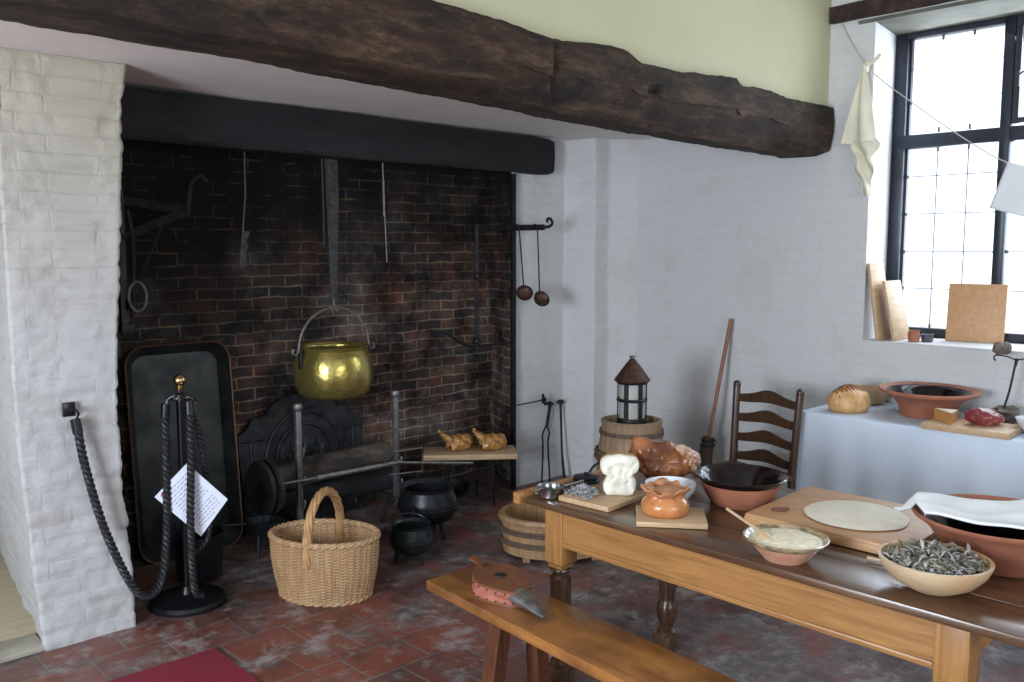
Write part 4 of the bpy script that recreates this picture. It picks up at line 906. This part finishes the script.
# bellows
t=thing('bellows','wooden fire bellows with pink leather sides lying on the bench','bellows',(2.135,2.25,.451),R(-102))
def pear(s_=1,h=.14,n=24):
    o_=[]
    for k in range(n):
        a=2*PI*k/n; x=-.01+.14*math.cos(a); w_=.102*(1-.35*max(0,math.cos(a))); o_.append((x*s_,w_*math.sin(a)*s_))
    return o_
b=MB(); b.prism(pear(),.0,.012); b.tube([(-.13,0,.006),(-.19,0,.006)],[.02,.02],8,flat=.35); mesh('lower_board',b,M['bellowswood'],t)
b=MB(); b.prism(pear(),0,.012); b.box((-.165,0,.006),(.10,.038,.012),bev=.004).blob((-.215,0,.006),(.026,.026,.007))
mesh('upper_board',b,M['bellowswood'],t).matrix_local=T(0,0,.052,0,R(4),0)
mesh('valve_ring',MB().tube([(.02*math.cos(a),.02*math.sin(a),0) for a in [2*PI*k/20 for k in range(20)]],.003,6,closed=True).lathe([(0,-.001),(.016,-.001),(.016,.001),(0,.001)],16),M['irondark'],t).location=(-.03,0,.067)
b=MB(); rings=[]
for (z_,s_) in ((.010,1.0),(.020,1.02),(.032,.95),(.044,1.02),(.054,1.0)): rings.append([Vector((x,y,z_-(x*.07 if z_>.03 else 0))) for x,y in pear(s_)])
b.loft(rings); mesh('leather_side',b,M['leather'],t,angle=60)
SD=None
for z_ in (.014,.050):
    for k,(x,y) in enumerate(pear(1.015,n=24)):
        if SD is None: SD=mesh('stud',MB().blob((0,0,0),(.004,.004,.004),sub=1),M['iron'],t); q=SD
        else: q=SD.copy(); COL.objects.link(q)
        q.location=(x,y,z_-(x*.07 if z_>.03 else 0))
mesh('nozzle',MB().tube([(.10,0,.034),(.16,0,.028),(.26,0,.012)],[.046,.034,.009],16,flat=.62),M['steel'],t)
# ------------------------------------------------------------------ CHAIR + BROOM
t=thing('ladderback_chair','dark ladder-back wooden chair against the right wall','chair',(4.29,2.605,0),R(-95.5))
# local: +y toward back, x across
posts=[]
for sx in (-1,1):
    mesh('back_post',MB().tube([(sx*.20,.20,0),(sx*.20,.20,.45),(sx*.213,.235,.90)],[.021,.023,.021],12).blob((sx*.213,.236,.91),(.023,.023,.026)),M['chair'],t)
    mesh('front_leg',MB().tube([(sx*.23,-.20,0),(sx*.23,-.20,.46)],.019,12),M['chair'],t)
for k,z_ in enumerate((.86,.745,.63,.52)):
    y_=.20+.035*(z_-.45)/.45; w_=.205
    up=[(x,z_+.0+.040*math.exp(-(x/.10)**2)-.002) for x in [w_*(i/12*2-1) for i in range(13)]]
    dn=[(x,z_-.048+.012*math.exp(-(x/.10)**2)) for x in [w_*(1-i/12*2) for i in range(13)]]
    b=MB(); b.prism(up+dn,-.005,.005,T(0,y_,0,R(90)));
    for v_ in b.bm.verts: v_.co.y+=.02*(1-(v_.co.x/.2)**2)
    mesh('back_slat',b,M['chair'],t)
mesh('seat',MB().box((0,0,.445),(.46,.42,.03),bev=.012),M['hoop'],t)
for (p,q) in (((-.23,-.2,.2),(.23,-.2,.2)),((-.23,-.2,.15),(-.2,.2,.15)),((.23,-.2,.15),(.2,.2,.15)),((-.2,.2,.22),(.2,.2,.22))): mesh('stretcher',MB().tube([p,q],.011,8),M['chair'],t)
t=thing('besom_broom','besom broom with long reddish stick leaning on the right wall','broom',(0,0,0))
a_=Vector((5.165,3.235,1.236)); c_=Vector((4.93,3.235,.46)); f_=Vector((4.80,3.235,.03))
mesh('stick',MB().tube([a_,a_.lerp(c_,.5),c_,c_.lerp(f_,.4)],[.014,.013,.012,.012],12),M['stick'],t)
b=MB(); rr=random.Random(9)
b.tube([c_+(c_-f_)*.02,c_.lerp(f_,.35),f_.lerp(c_,.12)],[.038,.050,.066],14)
for k in range(60):
    a=rr.uniform(0,2*PI); s1,s2=.038,.085; e_=Vector((math.cos(a),math.sin(a),0))
    b.tube([c_+e_*s1*.9,c_.lerp(f_,.5)+e_*.052,f_+e_*s2*rr.uniform(.6,1)],.003,4)
mesh('twigs',b,M['bristle'],t)
b=MB()
for q in (.03,.10,.38): 
    p=c_.lerp(f_,q); b.tube([p+Vector((.045*math.cos(a)*(1+q*.5),.045*math.sin(a)*(1+q*.5),0)) for a in [2*PI*k/20 for k in range(20)]],.006,6,closed=True)
mesh('binding',b,M['iron'],t)
# ------------------------------------------------------------------ SIDE TABLE WITH CLOTH
CX0,CX1,CY0,CY1,CZ=4.56,5.185,.25,2.395,.80
t=thing('trestle_table','plain trestle table hidden under a pale blue-white cloth','table',(0,0,0))
mesh('table_top',MB().box(((CX0+CX1)/2+.005,(CY0+CY1)/2,CZ-.022),(CX1-CX0-.03,CY1-CY0-.03,.03)),M['oak'],t)
for x_ in (4.66,5.10):
    for y_ in (.36,2.30): mesh('leg',MB().box((x_,y_,.382),(.05,.05,.765)),M['oak'],t)
b=MB(); per=[]; 
def seg(a,c,n,nr): 
    for k in range(n): per.append((Vector(a).lerp(Vector(c),k/n),Vector(nr)))
seg((CX1,CY1),(CX0,CY1),24,(0,1)); seg((CX0,CY1),(CX0,CY0),90,(-1,0)); seg((CX0,CY0),(CX1,CY0),24,(0,-1)); seg((CX1,CY0),(CX1,CY1),20,(0,0))
rings=[]; hs=[0,.006,.02,.06,.15,.3,.45,.6,.74]
for hi,h in enumerate(hs):
    ring=[]
    for k,(p,nr) in enumerate(per):
        o_=nr*(.004*(1 if hi else 0)+.05*h*(.55+.45*math.sin(k*.62+.3*math.sin(k*.17)))*(1 if hi>1 else 0))
        ring.append(Vector((min(p.x+o_.x,5.19),p.y+o_.y,CZ-h+(0.001 if hi==0 else 0))))
    rings.append(ring)
b.loft(rings,cap=False); vs=[b.bm.verts.new(p) for p in rings[0]]; b.bm.faces.new(vs); bmesh.ops.remove_doubles(b.bm,verts=b.bm.verts,dist=.0002)
single('tablecloth',b,M['cloth_blue'],'pale blue-white cloth draped over the table under the window','tablecloth',angle=30)
Zc=.803
t=thing('scored_loaf','round golden loaf with scored ridges at the corner of the cloth table','bread',(4.745,2.205,Zc),R(-30))
mesh('loaf_body',MB().lathe([(0,0),(.85,0),(1.0,.03),(1.0,.065),(.82,.105),(.45,.13),(0,.137)],72,sx=.12,sy=.095,wob=lambda a,z:1+(.035*math.sin(20*a) if z>.05 else .01)),M['loaf'],t,angle=70)
b=MB()
for k in range(9):
    x_=-.085+.021*k; hh=math.sqrt(max(0,1-(x_/.12)**2)); b.tube([(x_,.092*hh*s_,.035+.108*hh*math.cos(s_*1.35)) for s_ in [-1+.2*j for j in range(11)]],[.004+.006*math.sin(PI*j/10) for j in range(11)],8)
mesh('crust_ridges',b,M['loaftop'],t)
single('wooden_bowl',MB().lathe([(0,0),(.06,0),(.085,.03),(.095,.07),(.098,.095),(.092,.095),(.085,.06),(0,.015)],40),M['limewood'],'small plain brown wooden bowl half hidden behind the big terracotta dish','bowl',(5.075,2.225,Zc))
t=thing('terracotta_dish','wide flat-rimmed terracotta dish with black glaze on the cloth table','dish',(4.925,1.845,Zc))
mesh('clay_outside',MB().lathe([(r_*.955,z_*1.2) for r_,z_ in [(0,0),(.145,0),(.15,.008),(.155,.04),(.185,.075),(.225,.095),(.262,.105),(.268,.115),(.262,.122),(.235,.118),(.215,.108),(.18,.075),(.13,.03),(0,.01)]],72),M['terracotta'],t)
mesh('glazed_inside',MB().lathe([(r_*.955,z_*1.2) for r_,z_ in [(.218,.1155),(.205,.112),(.19,.095),(.14,.05),(0,.03)]],72),M['blackglaze'],t)
single('chopping_board',MB().box((0,0,.015),(.28,.40,.03),bev=.003),M['pinex'],'thick pale board on the cloth table under cheese and red meat','board',(4.68,1.535,Zc),R(3))
t=thing('cheese_wedge','orange wedge of cheese on the board beside the red meat','cheese',(4.645,1.655,Zc+.03),R(20))
mesh('rind',MB().prism([(-.07,-.03),(.05,-.06),(.06,.05)],0,.055),M['cheese'],t); mesh('cut_top',MB().prism([(-.067,-.029),(.048,-.057),(.057,.046)],.055,.058),M['cheesetop'],t)
b=MB(); b.blob((0,0,.04),(.085,.06,.045),amp=.4,freq=9).blob((.05,.01,.03),(.05,.05,.032),amp=.4).blob((-.03,-.01,.055),(.05,.045,.035),amp=.3)
o=single('meat_joint',b,M['meat'],'dark red raw meat joint on the thick pale board','meat',(4.70,1.49,Zc+.028),R(-45)); remesh(o,.007,2)
t=thing('rush_light_holder','thin iron rush-light stand with ball and hooks set in a brown stone','light holder',(5.02,1.50,Zc))
b=MB(); b.blob((0,0,.035),(.10,.07,.045),amp=.5,freq=10,sub=4,seed=3); o=mesh('stone_base',b,M['rock'],t)
mesh('rod',MB().rope([(0,0,.06),(.015,-.02,.17),(.03,-.035,.30)],.006,.03),M['irondark'],t)
mesh('rod_tip',MB().tube([(.03,-.035,.29),(.035,-.04,.335)],[.006,.01],8),M['irondark'],t)
b=MB(); b.tube(catmull([(.033,-.037,.325),(.0,.0,.345),(-.03,.04,.35),(-.045,.045,.335),(-.03,.04,.322)]),.004,6).tube(catmull([(.033,-.037,.325),(.06,-.08,.335),(.065,-.10,.32),(.05,-.09,.30),(.045,-.08,.29)]),.004,6)
mesh('hooks',b,M['irondark'],t)
mesh('ball',MB().blob((-.02,.03,.385),(.035,.03,.036),amp=.2).blob((.0,.005,.387),(.03,.028,.034)),M['rock'],t)
single('cream_bowl',MB().lathe([(0,0),(.04,0),(.07,.03),(.09,.07),(.092,.075),(.086,.075),(.065,.035),(0,.012)],40),M['whiteglaze'],'cream bowl at the far right of the cloth table','bowl',(4.80,1.285,Zc))
# ------------------------------------------------------------------ SILL
Zs=zs+.001
def leanboard(lab,x_,y_,w_,h_,th,lean,rz,mat,name='board'):
    t=single(name,MB().box((0,0,h_/2),(w_,th,h_),T(0,0,0,lean,0,0),bev=.003),mat,lab,'board',(x_,y_,Zs),rz); return t
# boards leaning on the left jamb (jamb plane y=y1)
leanboard('tall narrow pale board leaning on the window jamb, rearmost of two',5.29,2.255,.20,.46,.018,R(-9),0,M['pinex'])
leanboard('shorter pale board leaning in front of the tall one on the window jamb',5.37,2.185,.26,.36,.018,R(-12),R(3),M['pinex'])
leanboard('square orange-brown board propped upright against the window frame',5.53,1.83,.31,.34,.018,R(-6),R(-84),M['beech'])
single('clay_pot',MB().lathe([(0,0),(.028,0),(.034,.02),(.034,.045),(.029,.058),(.035,.068),(.03,.068),(.025,.055),(0,.01)],28),M['terracotta'],'tiny terracotta pot on the window sill beside the leaning boards','pot',(5.30,2.085,Zs))
single('dark_pot',MB().lathe([(0,0),(.028,0),(.034,.01),(.033,.035),(.035,.044),(.03,.044),(.027,.03),(0,.01)],28),M['darkpot'],'tiny dark blue-grey pot right of the terracotta one on the sill','pot',(5.355,2.03,Zs))
# line and cloths
single('washing_line',MB().tube(catmull([(5.19,2.56,3.06),(5.16,2.37,2.76),(5.16,2.07,2.50),(5.16,1.80,2.29),(5.16,1.58,2.15),(5.16,1.25,2.03),(5.17,.8,1.98),(5.19,.5,1.98)],6),.003,6),M['string'],'thin cord strung diagonally across the window','cord')
def muslinf(a,b_):
    # hangs from the knot downwards
    z_=2.74-.42*b_; wdt=.012+.085*b_**.8
    aa=(a*2-1); yy=2.375+.02*b_+aa*wdt; xx=5.14+.02*math.sin(a*9+b_*2)*(.3+b_)
    return Vector((xx,yy,z_+.01*noise.noise(Vector((a*4,b_*4,0)))))
t=thing('muslin_cloth','twisted cream muslin cloth hung from the cord beside the window','cloth',(0,0,0))
b=MB(); b.grid(muslinf,26,30)
b.tube(catmull([(5.14,2.37,2.73),(5.13,2.355,2.765),(5.12,2.31,2.775),(5.12,2.27,2.81)]),[.02]*6+[.016]*6+[.012]*12+[.004],8)
o=mesh('upper_drape',b,M['muslin'],t,angle=180); s_=o.modifiers.new('t','SOLIDIFY'); s_.thickness=.003
def mus2(a,b_):
    z_=2.34-.33*b_; aa=a*2-1; yy=2.375-.015-.03*b_+aa*(.06*(1-b_)**.7+.012)*(1+.3*math.sin(b_*14)); return Vector((5.14+.02*math.sin(a*8+b_*9),yy,z_))
b=MB(); b.grid(mus2,18,30); o=mesh('lower_tail',b,M['muslin'],t,angle=180); s_=o.modifiers.new('t','SOLIDIFY'); s_.thickness=.003
def clothR(a,b_):
    top=Vector((5.15,1.58-.55*a,2.155-.17*a+.03*a*a)); yy=top.y+(.08*(1-a))*b_; zz=top.z-(.235)*b_-.02*a*b_
    return Vector((5.13+.012*math.sin(a*12+b_*2)*b_,yy,zz))
b=MB(); b.grid(clothR,40,20); o=single('hanging_cloth',b,M['linen'],'white cloth square pegged on the cord in front of the window','cloth',angle=180); s_=o.modifiers.new('t','SOLIDIFY'); s_.thickness=.002
# ------------------------------------------------------------------ CAMERA, LIGHT
sc=bpy.context.scene
cam=bpy.data.cameras.new('camera'); cam.sensor_width=36; cam.lens=885/1024*36; co_=bpy.data.objects.new('camera',cam); COL.objects.link(co_)
co_.location=(0,0,1.70); co_.rotation_euler=(R(90-5.9),0,R(-44)); sc.camera=co_; cam.clip_start=.05
w_=bpy.data.worlds.new('world'); sc.world=w_; w_.use_nodes=True; nt=w_.node_tree; bg=nt.nodes['Background']; bg.inputs[0].default_value=(.88,.94,1,1); bg.inputs[1].default_value=2.0
def area(name,loc,target,sx,sy,power,col):
    l=bpy.data.lights.new(name,'AREA'); l.shape='RECTANGLE'; l.size=sx; l.size_y=sy; l.energy=power; l.color=col
    o=bpy.data.objects.new(name,l); COL.objects.link(o); o.location=loc; d=Vector(target)-Vector(loc); o.rotation_euler=d.to_track_quat('-Z','Y').to_euler(); return o
area('left_window_light',(-2.1,1.4,1.55),(3.8,3.0,1.0),1.4,1.2,195,(.82,.91,1))
area('back_fill_light',(1.6,-2.5,1.8),(4.6,1.4,.8),1.9,1.7,48,(.9,.95,1))  # added fill lamp brightening the right side and table front
area('right_window_light',(5.95,1.4,2.2),(3.2,1.6,.8),1.7,1.8,62,(.85,.92,1))
area('alcove_light',(-.6,4.9,1.5),(1.3,4.9,.5),.8,1.0,7,(1,.93,.78))
sc.view_settings.view_transform='Standard'; sc.view_settings.look='None'; sc.view_settings.exposure=.12
